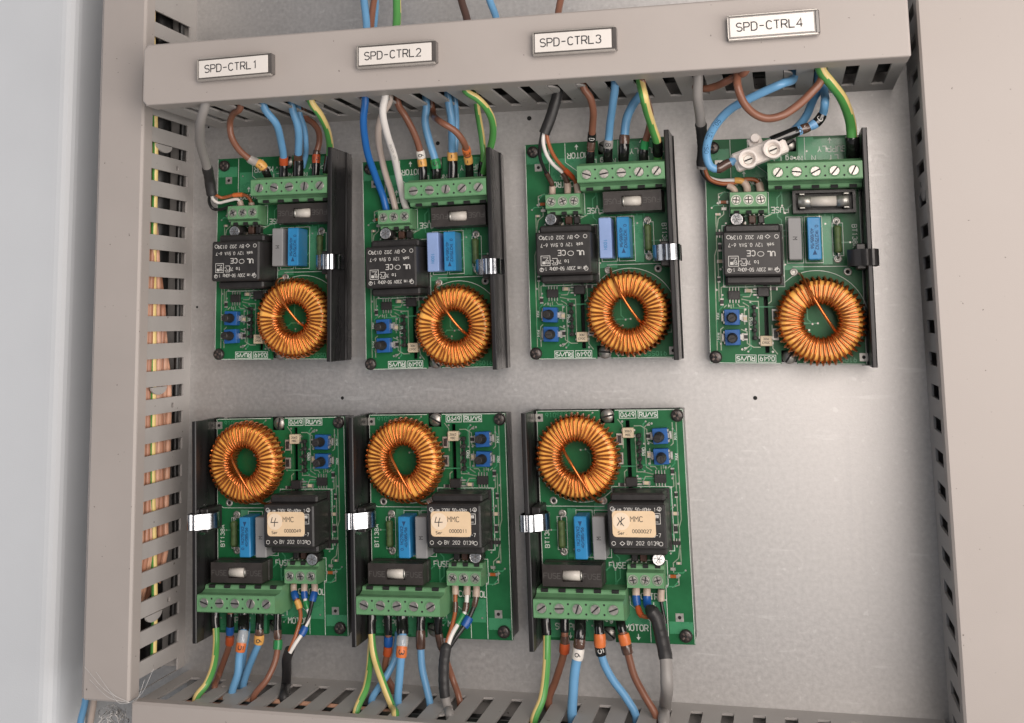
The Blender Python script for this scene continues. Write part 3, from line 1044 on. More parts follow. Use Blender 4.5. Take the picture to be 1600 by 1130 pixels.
def g_fuse_glass(b):
    b.cyl((36.6, 66.1, 21.2), 2.5, 5.2, M_TIN, 24, axis='x', rim=.3)
    b.cyl((41.8, 66.1, 21.2), 2.2, 10.6, M_CERAM, 24, axis='x')
    b.cyl((52.4, 66.1, 21.2), 2.5, 5.0, M_TIN, 24, axis='x', rim=.3)


def g_cap(m, x0, x1):
    def f(b):
        b.box(x0, x1, 41.2, 59.0, ZP + .3, 26.4, m, .35)
    return f


def g_capprint(kind, xc):
    def f(b):
        if kind == 'grey':
            text(b, 'M', xc, 50.2, 26.42, 1.7, M_DPRINT, -PI / 2, w=.3)
        elif kind == 'blue':
            text(b, '0.1K275VX2', xc + 1.0, 50.5, 26.42, 1.25, M_BPRINT, -PI / 2, w=.26, adv=5)
            text(b, '40/085/56', xc - .9, 50.0, 26.42, 1.15, M_BPRINT, -PI / 2, w=.24, adv=5)
            b.add([(xc - .9, 43.2, 26.44), (xc + .9, 43.2, 26.44), (xc, 45.4, 26.44)], [[0, 1, 2]], M_BPRINT)
        else:
            text(b, '100N', xc, 47.2, 26.42, 1.3, M_BLUEC, -PI / 2, w=.22)
    return f


def g_gres(b):
    prof = [(0.3, 0), (1.5, .5), (1.75, 1.4), (1.5, 3), (1.5, 8.6), (1.75, 10.4), (1.5, 11.4), (.3, 12)]
    b.lathe((52.4, 44.2, 17), prof, M_GRES, 16, axis='y')
    b.tube(catmull([(52.4, 44.4, 17), (52.4, 42.6, 17), (52.3, 41.9, 14.6)], .6), .42, M_TIN, 8)
    b.tube(catmull([(52.4, 55.9, 17), (52.4, 57.4, 17), (52.3, 58.1, 14.6)], .6), .42, M_TIN, 8)


def g_trafo(b):
    b.box(5.2, 29.3, 34.4, 53.0, ZP + .4, 34.9, M_BLACK, .7)
    b.box(5.8, 28.8, 31.0, 34.6, ZP + .6, 28.6, M_BLACK, .8)
    b.box(5.8, 28.8, 52.8, 56.4, ZP + .6, 28.6, M_BLACK, .8)
    b.box(4.9, 29.6, 30.8, 56.6, ZP, ZP + .8, M_BLACK)


def g_trafoprint(b):
    z = 34.92
    R = PI
    text(b, 'prim 230V 50-60Hz 1-4', 17.2, 36.9, z, 1.45, M_PWHITE, R, w=.2, wide=.78, adv=5.1)
    text(b, 'ta 70*C/B', 14.8, 39.9, z, 1.5, M_PWHITE, R, w=.2, wide=.85)
    text(b, 'CE', 16.6, 43.7, z, 2.2, M_PWHITE, R, w=.32)
    text(b, 'UL', 24.8, 43.4, z, 2.0, M_PWHITE, R, w=.4)
    text(b, 'sek 12V 0.5VA 6-7', 16.8, 47.2, z, 1.45, M_PWHITE, R, w=.2, wide=.85)
    text(b, 'BV 202 0139', 15.0, 50.4, z, 1.5, M_PWHITE, R, w=.2, wide=.9)
    rect = lambda x0, y0, x1, y1: [(x0, y0), (x1, y0), (x1, y1), (x0, y1), (x0, y0)]
    P = [rect(7.4, 38.4, 11.4, 42.6), [(8.2, 41.8), (10.6, 41.8), (8.4, 39.4), (9.6, 40.6)], rect(12.4, 38.6, 14.6, 41.4)[:4],
         arc(7.6, 36.6, .8, .8, 0, 360, 12), arc(27.2, 36.6, .8, .8, 0, 360, 12), arc(7.6, 50.6, .8, .8, 0, 360, 12),
         arc(27.2, 50.6, .8, .8, 0, 360, 12), [(24.6, 50.6), (23.6, 51.4), (22.6, 50.6), (23.6, 49.8), (24.6, 50.6)],
         arc(20.6, 43.4, 1.3, 1.0, 0, 360, 12)]
    flat_lines(b, P, .22, M_PWHITE, z)
    b.add([(8.0, 39.0, z + .02), (9.4, 39.0, z + .02), (9.4, 40.2, z + .02), (8.0, 40.2, z + .02)], [[0, 1, 2, 3]], M_PWHITE)


def g_elcap(b):
    b.cyl((0, 0, 0), 2.85, 8.6, M_BLACK, 28, rim=.4)
    b.lathe((0, 0, 8.6), [(0, .05), (2.3, .05), (2.5, .22), (2.5, 0)], M_ALCAN, 28)
    for a in (0.3, 0.3 + PI / 3, 0.3 + 2 * PI / 3):
        c, s_ = math.cos(a), math.sin(a)
        flat_lines(b, [[(-2 * c, -2 * s_), (2 * c, 2 * s_)]], .22, M_RELIEF, 8.66 + a * .01)


def g_chipbox(lx, ly, h, m, ends=None):
    def f(b):
        b.box(-lx / 2, lx / 2, -ly / 2, ly / 2, 0, h, m, .08)
        for s_ in (-1, 1):
            if ends == 'x':
                b.box(s_ * lx / 2 - .35, s_ * lx / 2 + .35, -ly / 2 - .06, ly / 2 + .06, 0, h + .05, M_TIN, .05)
            if ends == 'y':
                b.box(-lx / 2 - .06, lx / 2 + .06, s_ * ly / 2 - .35, s_ * ly / 2 + .35, 0, h + .05, M_TIN, .05)
    return f


SMD = [(14.6, 28.6, 2.6, 1.5, 1.0, M_CREAM, 'x'), (3.2, 23.8, 1.4, 2.4, .7, M_BLACK, 'y'), (3.0, 41.4, 2.2, 1.4, .8, M_CREAM, 'x'),
       (3.0, 47.6, 1.4, 3.0, 1.2, M_BLACK, 'y'), (12.6, 4.0, 1.4, .9, .6, M_TIN, None), (2.6, 62.0, 1.6, 1.0, .7, M_CREAM, 'x'),
       (25.2, 29.4, 2.6, 1.4, .9, M_BLACK, 'x'), (5.2, 67.3, 3.2, 1.3, 1.3, M_ORSMD, 'x'), (5.2, 64.4, 2.2, 1.3, .7, M_TIN, None),
       (13.4, 57.9, 1.6, 1.2, .8, M_CREAM, 'x'), (12.9, 16.6, 1.5, 2.2, .8, M_CREAM, 'y'), (12.9, 8.8, 1.5, 2.2, .8, M_BLACK, 'y'),
       (2.2, 33.5, 1.2, 2.0, .7, M_BLACK, 'y'), (27.2, 33.2, 1.8, 1.1, .7, M_BLACK, 'x')]


def g_sot(b):
    b.box(-1.6, 1.6, -.75, .75, 0, 1.1, M_BLACK, .08)
    for dx in (-1.1, 0, 1.1):
        b.box(dx - .25, dx + .25, -1.8, -.6, 0, .5, M_TIN)
    b.box(-.3, .3, .6, 1.8, 0, .5, M_TIN)


def g_framed(b):
    b.box(-1.3, 1.3, -2.5, 2.5, 0, 1.2, M_TIN, .08)
    b.box(-.8, .8, -1.7, 1.7, 1.15, 1.5, M_BLACK, .05)


def g_to92(w_, m):
    def f(b):
        b.box(-w_ / 2, w_ / 2, -1.8, 1.8, .2, 3.9, m, .4)
        for k in (-.9, .9):
            b.box(k - .3, k + .3, 1.4, 2.3, 0, 2.9, M_TIN)
            b.box(k - .3, k + .3, -2.2, -1.5, 0, 2.5, M_TIN)
    return f


def g_flattr(b):
    b.box(-2.5, 2.5, -2, 2, .1, 2.7, M_BLACK, .3)
    for y in (-1.2, 1.2):
        b.box(-4.3, -2.3, y - .35, y + .35, 0, .7, M_TIN)


def g_opto(b):
    b.box(18.9, 23.8, 5.0, 9.3, ZP + .2, 17.4, M_CREAM, .25)
    for x in (18.3, 23.8):
        for y in (5.7, 8.1):
            b.box(x, x + .6, y, y + .9, ZP, 16, M_TIN)
    text(b, 'MOC', 21.3, 8.0, 17.42, .9, M_DPRINT, PI, w=.16)
    text(b, '3063', 21.3, 6.4, 17.42, .9, M_DPRINT, PI, w=.16)


def g_chip(b):
    b.box(6.0, 11.0, 24.9, 28.5, ZP + .2, 16.2, M_BLACK, .15)
    for k in range(4):
        x = 6.6 + k * 1.27
        b.box(x - .2, x + .2, 28.5, 30.1, ZP, ZP + .6, M_TIN)
        b.box(x - .2, x + .2, 23.3, 24.9, ZP, ZP + .6, M_TIN)


def g_header(b):
    for k in range(5):
        y = 8.4 + k * 3.3
        b.box(15.9, 17.7, y - .85, y + .85, ZP, 17.2, M_BLACK, .25)
        b.box(16.45, 17.15, y - .35, y + .35, 17.2, 21.4, M_TIN if k == 9 else M_BLACK, .1)
        if k < 4:
            b.box(16.5, 17.1, y + .85, y + 2.45, ZP, 15.6, M_BLACK)


def g_trimmer(b):
    b.box(-3.2, 3.2, -3.3, 3.3, 0, 4.2, M_TRIM, .2)
    for s_ in (-1, 1):
        b.box(s_ * 3.3 - .3, s_ * 3.3 + .9 * s_ + .3 if s_ > 0 else s_ * 3.3 + .3, -1.2, 1.2, 0, 1.4, M_TIN, .1)
        b.box(s_ * 4.2 - .5, s_ * 4.2 + .5, -1.7, 1.7, 0, .5, M_TIN, .08)
    for y in (-2.2, 2.2):
        b.box(-3.8, -2.9, y - .6, y + .6, .5, 3.0, M_TIN, .1)


def g_knob(b):
    b.lathe((0, 0, 4.2), [(0, 0), (2.2, 0), (2.2, 1.2), (1.9, 1.6), (1.8, 6.2), (1.5, 6.6), (0, 6.6)], M_BLACK, 20)
    b.box(-1.2, 1.2, -.2, .2, 6.6 + 4.2, 6.66 + 4.2, M_DARK)


def g_philips(b):
    b.lathe((0, 0, 0), [(0, 0), (2.75, 0), (2.75, .7), (2.5, 1.5), (2.0, 1.8), (0, 1.82)], M_SCREWB, 24)
    b.box(-1.7, 1.7, -.36, .36, 1.2, 1.86, M_CROSS)
    b.box(-.36, .36, -1.7, 1.7, 1.2, 1.87, M_CROSS)
    b.box(-.55, .55, -.55, .55, 1.2, 1.9, M_DARK)


def g_slotted(b):
    b.lathe((0, 0, 0), [(0, 0), (3.0, 0), (3.0, 1.0), (2.6, 1.8), (0, 1.9)], M_SCREW, 24)
    b.box(-2.7, 2.7, -.4, .4, 1.88, 2.0, M_DARK)


def g_core(b):
    # rounded rectangular section
    prof = []
    ro, ri, zh, c = 16.9, 7.9, 5.1, 2.6
    for cx, cz, a0 in ((ro - c, zh - c, 0), (ri + c, zh - c, 90), (ri + c, -zh + c, 180), (ro - c, -zh + c, 270)):
        for k in range(5):
            a = math.radians(a0 + 90 * k / 4)
            prof.append((cx + c * math.cos(a), cz + c * math.sin(a)))
    prof.append(prof[0])
    b.lathe((0, 0, 0), prof, M_COREY, 64)


def g_winding(b):
    turns = 46
    r = 0.47
    ro, ri, zh, c = 16.95 + r, 7.85 - r, 5.15 + r, 3.0
    sec = []
    for cx, cz, a0 in ((ro - c, zh - c, 0), (ri + c, zh - c, 90), (ri + c, -zh + c, 180), (ro - c, -zh + c, 270)):
        for k in range(5):
            a = math.radians(a0 + 90 * k / 4)
            sec.append((cx + c * math.cos(a), cz + c * math.sin(a)))
    ns = len(sec)
    rnd = random.Random(3)
    off = [rnd.uniform(-.02, .02) for _ in range(turns + 2)]
    bulge = [rnd.uniform(-.15, .75) for _ in range(turns + 2)]
    pts = []
    for t in range(turns):
        for k in range(ns):
            f = k / ns
            ph = 2 * PI * (t + f) / turns * 0.985 + off[t] * (1 - f) + off[t + 1] * f + 2.0
            x, z = sec[k]
            # outer side of each turn is slack: it bulges a little
            if x > 12:
                x += bulge[t] * .7
            if z > 3:
                z += .25 * bulge[(t * 3) % turns]
            # wires crowd at the inside: alternate layers
            if x < 9:
                x -= 0.45 * (t % 2)
            pts.append(Vector((x * math.cos(ph), x * math.sin(ph), z)))
    b.tube(pts, r, M_COPPER, 7)
    # second, sparser set of outer stubs reads as the doubled outer edge
    for t in range(turns):
        ph = 2 * PI * (t + .48) / turns + 2.0
        q = []
        for x, z in ((16.9, 4.2), (17.7, 3.4), (18.4 + bulge[t] * .5, 1.2), (18.3, -2.5), (16.8, -5.2)):
            q.append(Vector((x * math.cos(ph), x * math.sin(ph), z)))
            ph += .012
        b.tube(catmull(q, 1.4), .5, M_COPPER, 6)


def g_lead(b):
    # lead leaving the ring: over the top of the coil and down through its hole
    b.tube(catmull([(34, 36.2, 14.6), (34.6, 35.4, 20), (36.4, 32.0, 27), (39.5, 26.5, 29.6), (44.2, 19.2, 29.8), (48.2, 13.6, 27), (49.6, 12.0, 18)], 1.2), .62, M_COPPER, 9)


def g_sticker(n1, n2):
    def f(b):
        z = 34.98
        x0, x1, y0, y1, r = 9.4, 27.4, 37.4, 48.0, 1.6
        poly = []
        for cx, cy, a0 in ((x1 - r, y1 - r, 0), (x0 + r, y1 - r, 90), (x0 + r, y0 + r, 180), (x1 - r, y0 + r, 270)):
            poly += arc(cx, cy, r, r, a0, a0 + 90, 5)
        b.prism(poly, z, z + .12, M_STICK)
        text(b, 'MMC', 17.2, 40.7, z + .13, 2.1, M_DPRINT, PI, w=.26)
        text(b, n2, 15.2, 45.6, z + .13, 1.35, M_DPRINT, PI, w=.22, adv=5.2)
        text(b, 'Ser.', 23.2, 46.4, z + .13, 1.2, M_DPRINT, PI, w=.2)
        b.prism(arc(23.6, 41.6, 3.6, 3.6, 0, 352, 28), z + .2, z + .3, M_STICK2)
        c = (23.6, 41.6)
        if n1 == '4':
            P = [[(1.2, -1.9), (1.9, .4), (-1.6, .3)], [(-.5, -1.6), (.1, 0), (.3, 2.2)]]
        else:
            P = [[(1.4, -1.6), (.6, 0), (1.8, 1.8)], [(-1.5, -1.4), (.4, .1), (-1.0, 1.9)], [(-.2, -1.8), (.2, 1.6)]]
        flat_lines(b, [[(c[0] + x, c[1] + y) for x, y in p] for p in P], .34, M_DPRINT, z + .31)
    return f


BOARDS = [
    # x, y, angle, cap colours, sticker, open fuse
    (-202.229, -5.591, -0.001, ('grey', 'blue'), None, False,
     'green control board under the SPD-CTRL1 plate, beside the left trunking'),
    (-124.943, -10.573, 0.018, ('pale', 'blue'), None, False,
     'green control board under the SPD-CTRL2 plate, fed by a dark blue and two white wires'),
    (-46.394, -6.228, 0.009, ('pale', 'blue'), None, False,
     'green control board under the SPD-CTRL3 plate with closed black fuse cover'),
    (32.901, -8.217, -0.013, ('grey', 'blue'), None, True,
     'green control board with open fuse holder and black clip under the SPD-CTRL4 plate'),
    (-140.899, -37.187, 0.024 + PI, ('grey', 'blue'), ('4', '0000049'), False,
     'lower green control board whose peach sticker ends in 0049, next to the left trunking'),
    (-63.863, -35.103, 0.018 + PI, ('grey', 'blue'), ('4', '0000011'), False,
     'middle green control board of the lower row, peach sticker ending in 0011'),
    (15.246, -32.844, 0.018 + PI, ('grey', 'blue'), ('K', '0000027'), False,
     'lower green control board whose peach sticker ends in 0027, beside the empty steel area'),
]
TOROFF = [(-1.1, 0.2), (0, 0), (0, 0.6), (0.9, -0.9), (0.4, 0.4), (0, 0.6), (0, 0.3)]
CAPM = {'grey': M_GREYC, 'blue': M_BLUEC, 'pale': M_BLUEL}
for bi, (bx_, by_, ba_, caps, stk, openf, lab) in enumerate(BOARDS):
    rnd = random.Random(40 + bi)
    e = empty('control_board', (bx_, by_, 0), ba_)
    tag(e, lab, 'circuit board', 'speed control boards on the steel panel')
    pcb = part('printed_board', 'pcb', g_pcb, e)
    part('copper_tracks', 'tr', g_traces, pcb)
    part('silkscreen_print', 'silk', g_silk, pcb)
    for x, y in ((3.5, 84.3), (61.0, 0.5)):
        part('solder_pad', 'sqp', g_sqpad, pcb, (x, y, ZP))
    for x, y in ((52.2, 41.9), (52.2, 58.1), (56.0, 36.4), (33.8, 36.4)):
        part('solder_pad', 'rp%d' % (x > 53), g_ringpad(M_DARK if x > 53 else M_TIN), pcb, (x, y, ZP))
    sink = part('heat_sink', 'sink', g_sink, e)
    if bi in (4, 5):
        w_ = part('worn_bare_metal', 'wear', g_wear, sink)
        w_['label'] = 'scraped bright metal beside the clip'
    c = part('spring_clip', 'clipb' if openf else 'clip', g_clip(M_BLACK if openf else M_CHROME), e, (0, rnd.uniform(-.8, .8), 0))
    part('power_transistor', 'triac', g_triac, e)
    tb = part('terminal_block', 'tb5', g_block5, e)
    tb['label'] = 'large five-way green terminal block'
    for k in range(5):
        s_ = part('terminal_screw', 's5', g_screw5, tb, (28.7 + 7.6 * k, 77.5, 34.35))
        s_.rotation_euler = (0, 0, rnd.uniform(-.4, 1.5))
    tb = part('terminal_block', 'tb3', g_block3, e)
    tb['label'] = 'small three-way green terminal block'
    for k in range(3):
        s_ = part('terminal_screw', 's3', g_screw3, tb, (10.9 + 5.15 * k, 67.2, 24.85))
        s_.rotation_euler = (0, 0, rnd.uniform(-1.5, 1.5))
    if openf:
        fh = part('fuse_holder', 'fho', g_fuse_tray, e)
        fh['label'] = 'open black fuse holder with metal-capped fuse'
        part('fuse', 'fgl', g_fuse_glass, fh)
    else:
        fh = part('fuse_holder', 'fhc', g_fuse_closed, e)
        part('fuse', 'fin', g_fuse_in, fh)
    for kind, x0, x1 in ((caps[0], 32.0, 37.4), (caps[1], 39.9, 45.3)):
        cp = part('capacitor', 'cap%s%d' % (kind, x0), g_cap(CAPM[kind], x0, x1), e)
        cp['label'] = {'grey': 'grey box capacitor', 'blue': 'bright blue box capacitor', 'pale': 'pale blue box capacitor'}[kind]
        part('capacitor_print', 'cpp%s%d' % (kind, x0), g_capprint(kind, (x0 + x1) / 2), cp)
    part('resistor', 'gres', g_gres, e)
    tf = part('transformer', 'trafo', g_trafo, e)
    part('transformer_print', 'tfp', g_trafoprint, tf)
    if stk:
        st = part('sticker', 'st' + stk[1], g_sticker(*stk), tf)
        st['label'] = 'peach sticker with handwritten mark, number %s' % stk[1]
    ec = part('electrolytic_capacitor', 'elc', g_elcap, e, (11.3, 59.3, ZP))
    ec.rotation_euler = (rnd.uniform(-.14, .05), rnd.uniform(-.1, .1), rnd.uniform(0, 2))
    for q, (x, y, lx, ly, h, m_, en) in enumerate(SMD):
        part('surface_mount_chip', 'smd%d' % q, g_chipbox(lx, ly, h, m_, en), e, (x, y, ZP))
    part('small_transistor', 'sot', g_sot, e, (3.0, 53.6, ZP))
    part('small_transistor', 't92a', g_to92(3.0, M_CLEARB), e, (17.2, 59.2, ZP))
    part('small_transistor', 't92b', g_to92(2.6, M_BLACK), e, (21.0, 59.2, ZP))
    part('small_transistor', 'flt', g_flattr, e, (20.9, 28, ZP))
    for y in (10.0, 18.2):
        part('framed_component', 'frm', g_framed, e, (25.4, y, ZP))
    part('optocoupler', 'opto', g_opto, e)
    part('integrated_circuit', 'ic', g_chip, e)
    part('pin_header', 'hdr', g_header, e)
    for ty in (17.2, 8.6):
        t_ = part('trimmer', 'trim', g_trimmer, e, (7.4, ty, ZP))
        t_.rotation_euler = (0, 0, rnd.uniform(-.05, .05))
        kb = part('trimmer_knob', 'knob', g_knob, t_)
        kb.rotation_euler = (rnd.uniform(-.06, .06), rnd.uniform(-.06, .06), rnd.uniform(0, 3))
    for x, y in ((1.2, 91.6), (-0.1, 0.1)):
        s_ = part('mounting_screw', 'phs', g_philips, e, (x, y, ZP))
        s_.rotation_euler = (0, 0, rnd.uniform(0, 1.5))
    for x, y, z in ((30.7, 0.3, 11.3), (33.9, 92.4, 11.3)):
        s_ = part('slotted_screw', 'sls', g_slotted, e, (x, y, z))
        s_.rotation_euler = (0, 0, rnd.uniform(-.9, 1.5))
    ox, oy = TOROFF[bi]
    tor = part('toroid_coil', 'core', g_core, e, (43.1 + ox, 16.6 + oy, 21.4))
    tor.rotation_euler = (rnd.uniform(-.05, .05), rnd.uniform(-.05, .05), rnd.uniform(0, 1.2))
    wd = part('copper_winding', 'wind', g_winding, tor)
    ld = part('coil_lead', 'lead', g_lead, e)
    th = rnd.uniform(-.07, .07)
    cx_, cy_ = 43.1, 16.6
    ld.rotation_euler = (0, 0, th)
    ld.location = Vector((ox + cx_ - (cx_ * math.cos(th) - cy_ * math.sin(th)), oy + cy_ - (cx_ * math.sin(th) + cy_ * math.cos(th)), 0)) * S


# ================================================================== WIRES
def path3d(pts, default=30):
    """pts: (u, v, z) traced centre line; z may be missing (interpolated), 'T' / 'B' = on the
    top / bottom trunking wall"""
    uv, zs = [], []
    for p in pts:
        uv.append((p[0], p[1]))
        z = p[2] if len(p) > 2 else None
        if z == 'T':
            z = min(71, max(20, PY(p[0], p[1], 107.6).z))
        elif z == 'B':
            z = min(45, max(14, PY(p[0], p[1], -155.8).z))
        zs.append(z)
    cum = [0]
    for a, b in zip(uv, uv[1:]):
        cum.append(cum[-1] + math.hypot(b[0] - a[0], b[1] - a[1]))
    known = [i for i, z in enumerate(zs) if z is not None]
    for i in range(len(zs)):
        if zs[i] is None:
            a = max([k for k in known if k < i], default=known[0])
            b = min([k for k in known if k > i], default=known[-1])
            t = (cum[i] - cum[a]) / max(1e-6, cum[b] - cum[a])
            t = t * t * (3 - 2 * t) if b != a else 0
            zs[i] = zs[a] + (zs[b] - zs[a]) * t
    return [PZ(u, v, z) for (u, v), z in zip(uv, zs)]


def seg_points(pts, p0, p1):
    """part of a dense polyline between fractions of its length"""
    cum = [0]
    for a, b in zip(pts, pts[1:]):
        cum.append(cum[-1] + (b - a).length)
    Lt = cum[-1]

    def at(s):
        s = max(0, min(Lt, s))
        for i in range(len(cum) - 1):
            if cum[i + 1] >= s:
                k = (s - cum[i]) / max(1e-9, cum[i + 1] - cum[i])
                return pts[i].lerp(pts[i + 1], k)
        return pts[-1]
    n = max(3, int((p1 - p0) / 0.9))
    return [at(p0 + (p1 - p0) * i / n) for i in range(n + 1)]


def nearest_s(pts, target):
    """arc length of the path point that projects nearest to the photo point"""
    best, bs, s = 1e9, 0, 0
    for i, p in enumerate(pts):
        if i:
            s += (p - pts[i - 1]).length
        dd = CR.transposed() @ (p - CC)
        u = CX + CF * dd.x / -dd.z
        v = CY - CF * dd.y / -dd.z
        q = (u - target[0]) ** 2 + (v - target[1]) ** 2
        if q < best:
            best, bs = q, s
    return bs


def wrap_text(mb, s, pts, s0, r, h, m, side=0.0, flip=False, w=None, across=False):
    polys, W = text_polys(s, h)
    seg = seg_points(pts, s0 - W, s0 + W)
    fr = []
    cum = [0]
    for a, b in zip(seg, seg[1:]):
        cum.append(cum[-1] + (b - a).length)

    def mp(x, y, l):
        if across:
            x, y = y, -x
        if flip:
            x, y = -x, -y
        t = x + W
        i = 0
        while i < len(cum) - 2 and cum[i + 1] < t:
            i += 1
        k = (t - cum[i]) / max(1e-9, cum[i + 1] - cum[i])
        p = seg[i].lerp(seg[i + 1], max(0, min(1, k)))
        T = (seg[i + 1] - seg[i]).normalized()
        view = (CC - p).normalized()
        Nn = (view - T * view.dot(T)).normalized()
        B = Nn.cross(T)
        a = y / r + side
        return p + (Nn * math.cos(a) + B * math.sin(a)) * (r + l)
    strokes(mb, polys, w or h * .14, m, mp)


def wire(name, label, cat, col, r, pts, ext0=None, ext1=None, marks=(), group=None, seed=0, txt=None, twist=0.10, stripe=0.42):
    """marks: (colour, (u,v) centre, length mm, radius add, text) children round the wire"""
    P = path3d(pts)
    if ext0:
        P = [P[0] + Vector(ext0)] + P
    if ext1:
        P = P + [P[-1] + Vector(ext1)]
    D = catmull(P, 1.3)
    rj = random.Random(int(pts[0][0] * 7 + pts[0][1]))
    ph = [rj.uniform(0, 6.28) for _ in range(6)]
    for i, p in enumerate(D):
        f_ = min(1, i / 4, (len(D) - 1 - i) / 4)
        p.x += f_ * (.25 * math.sin(i * .16 + ph[0]) + .05 * math.sin(i * .5 + ph[1]))
        p.z += f_ * (.25 * math.sin(i * .14 + ph[2]) + .05 * math.sin(i * .45 + ph[3]))
    b = MB()
    n = 14
    if col == 'gy':
        g_, y_ = WIRE['green'], WIRE['yellow']
        b.tube(D, r, g_, 20, stripes=lambda a, i: (y_ if ((a - seed) % 1.0) < stripe else g_), twist=twist)
    else:
        b.tube(D, r, WIRE[col], n)
    if txt:
        s, uv, h, fl, cc = txt
        wrap_text(b, s, D, nearest_s(D, uv), r, h, cc, flip=fl)
    o = b.build(name)
    tag(o, label, cat, group)
    for mk in marks:
        kind, uv, ln, add = mk[:4]
        s = nearest_s(D, uv)
        seg = seg_points(D, s - ln / 2, s + ln / 2)
        mb = MB()
        rr = r + add
        k = len(seg)
        rad = [rr * (0.93 if i in (0, k - 1) else 1.0) for i in range(k)]
        mm = WIRE['shrink'] if kind == 'shrink' else MARK[kind]
        if kind == 'shrink':
            q = random.Random(int(uv[0]))
            rad = [x * (1 + q.uniform(-.045, .045)) for x in rad]
        mb.tube(seg, rad, mm, 18)
        if len(mk) > 4:
            wrap_text(mb, mk[4], D, s, rr, min(2.4, rr * 1.25), M_DPRINT if kind not in ('black', 'smoke') else M_PWHITE,
                      across=(len(mk) > 5 and mk[5] == 'x'), w=.36)
        nm = {'black': 'end_sleeve', 'ferrule': 'ferrule', 'shrink': 'heat_shrink'}.get(kind, 'marker_ring')
        c = mb.build(nm, o)
    return o


UP = (0, 9, 2)       # into the top trunking
DN = (0, -9, -2)     # into the bottom trunking
IT = (0, -3.5, 0)    # into a terminal of an upper board
IB = (0, 3.5, 0)     # into a terminal of a lower board
GW = 'wires from the top trunking to the upper boards'
GL = 'wires from the lower boards to the bottom trunking'
E5 = ('black',)      # glossy end sleeve marker


# ---- board 1
wire('control_cable', 'grey cable with black heat-shrunk end curling into the small terminal of the SPD-CTRL1 board', 'cable', 'grey', 2.2,
     [(320.8, 158, 'T'), (315, 184), (312.8, 212), (316.8, 239), (322, 258), (327, 283), (331, 305, 24)], UP, None,
     [('shrink', (326, 280), 17, .35)], 'control cables')
wire('control_wire', 'thin black core looping out of the grey cable at the SPD-CTRL1 board', 'wire', 'black', .75,
     [(330, 300, 24), (326.5, 314), (332, 326, 18), (346, 327), (362, 322, 18), (363, 331, 18)])
wire('control_wire', 'thin white core looping out of the grey cable at the SPD-CTRL1 board', 'wire', 'white', .75,
     [(331, 300, 24), (332, 310), (341, 317, 19), (356, 314), (372, 312, 19), (378, 327, 18)], marks=[('ferrule', (378, 324), 4.5, .75)])
wire('control_wire', 'orange-brown core lying flat beside the white core at the SPD-CTRL1 board', 'wire', 'obrown', .8,
     [(333, 302, 24), (346, 309, 20), (368, 305), (386, 306, 20), (392, 313), (394, 329, 18)], marks=[('ferrule', (394, 324), 4.5, .7), ('orange', (372, 304), 5, .35)])
wire('motor_wire', 'brown wire curving left with clear and amber markers into the SPD-CTRL1 board', 'wire', 'brown', 1.55,
     [(376, 169, 'T'), (365, 178), (359.5, 193, 40), (361.5, 214), (372.5, 233.6), (391, 249.5), (408, 258, 27), (417, 272), (423, 288, 21)], UP, None,
     [('clear', (397, 250), 5, .6), ('amber', (408, 257), 4, .75, '4'), ('black', (418, 276), 8, .4)], GW)
wire('neutral_wire', 'light blue wire with orange-red marker, left of the pair at the SPD-CTRL1 board', 'wire', 'blue', 1.75,
     [(412, 168, 'T'), (431, 193.8), (440, 223), (444, 247), (443.5, 266, 22), (443, 286, 21)], UP, IT,
     [('red', (444.5, 250), 4.2, .45), ('black', (443.5, 269), 8.5, .42)], GW)
wire('neutral_wire', 'light blue wire with smoky marker, thicker of the pair at the SPD-CTRL1 board', 'wire', 'blue', 1.8,
     [(456, 170, 'T'), (464, 196), (466.8, 225), (467, 250), (467, 266, 22), (467, 286, 21)], UP, IT,
     [('smoke', (467, 245), 4.2, .4), ('black', (467, 267), 10, .75)], GW)
wire('neutral_wire', 'thin light blue wire squeezed behind its pair at the SPD-CTRL1 board', 'wire', 'blue', 1.3,
     [(468, 176, 'T'), (475, 200), (477.5, 225, 24), (477, 244, 19), (473, 262, 17)], UP)
wire('supply_wire', 'brown wire with orange marker 2, bent right into the SPD-CTRL1 board', 'wire', 'brown', 1.5,
     [(476, 182, 'T'), (489, 193), (497.5, 206), (499, 222), (495, 240), (494, 262, 22), (493, 284, 21)], UP, IT,
     [('smoke', (496, 239), 3, .35), ('red', (495, 248), 4.2, .5, '2'), ('black', (493.5, 268), 8, .4)], GW)
wire('earth_wire', 'green and yellow wire entering the far right terminal of the SPD-CTRL1 board', 'wire', 'gy', 1.7,
     [(486, 158, 'T'), (501, 180), (511.5, 206), (515, 230), (514, 248, 23), (511, 270, 21)], UP, IT,
     [('black', (513, 259), 9, .4)], GW, seed=.58, stripe=.42)
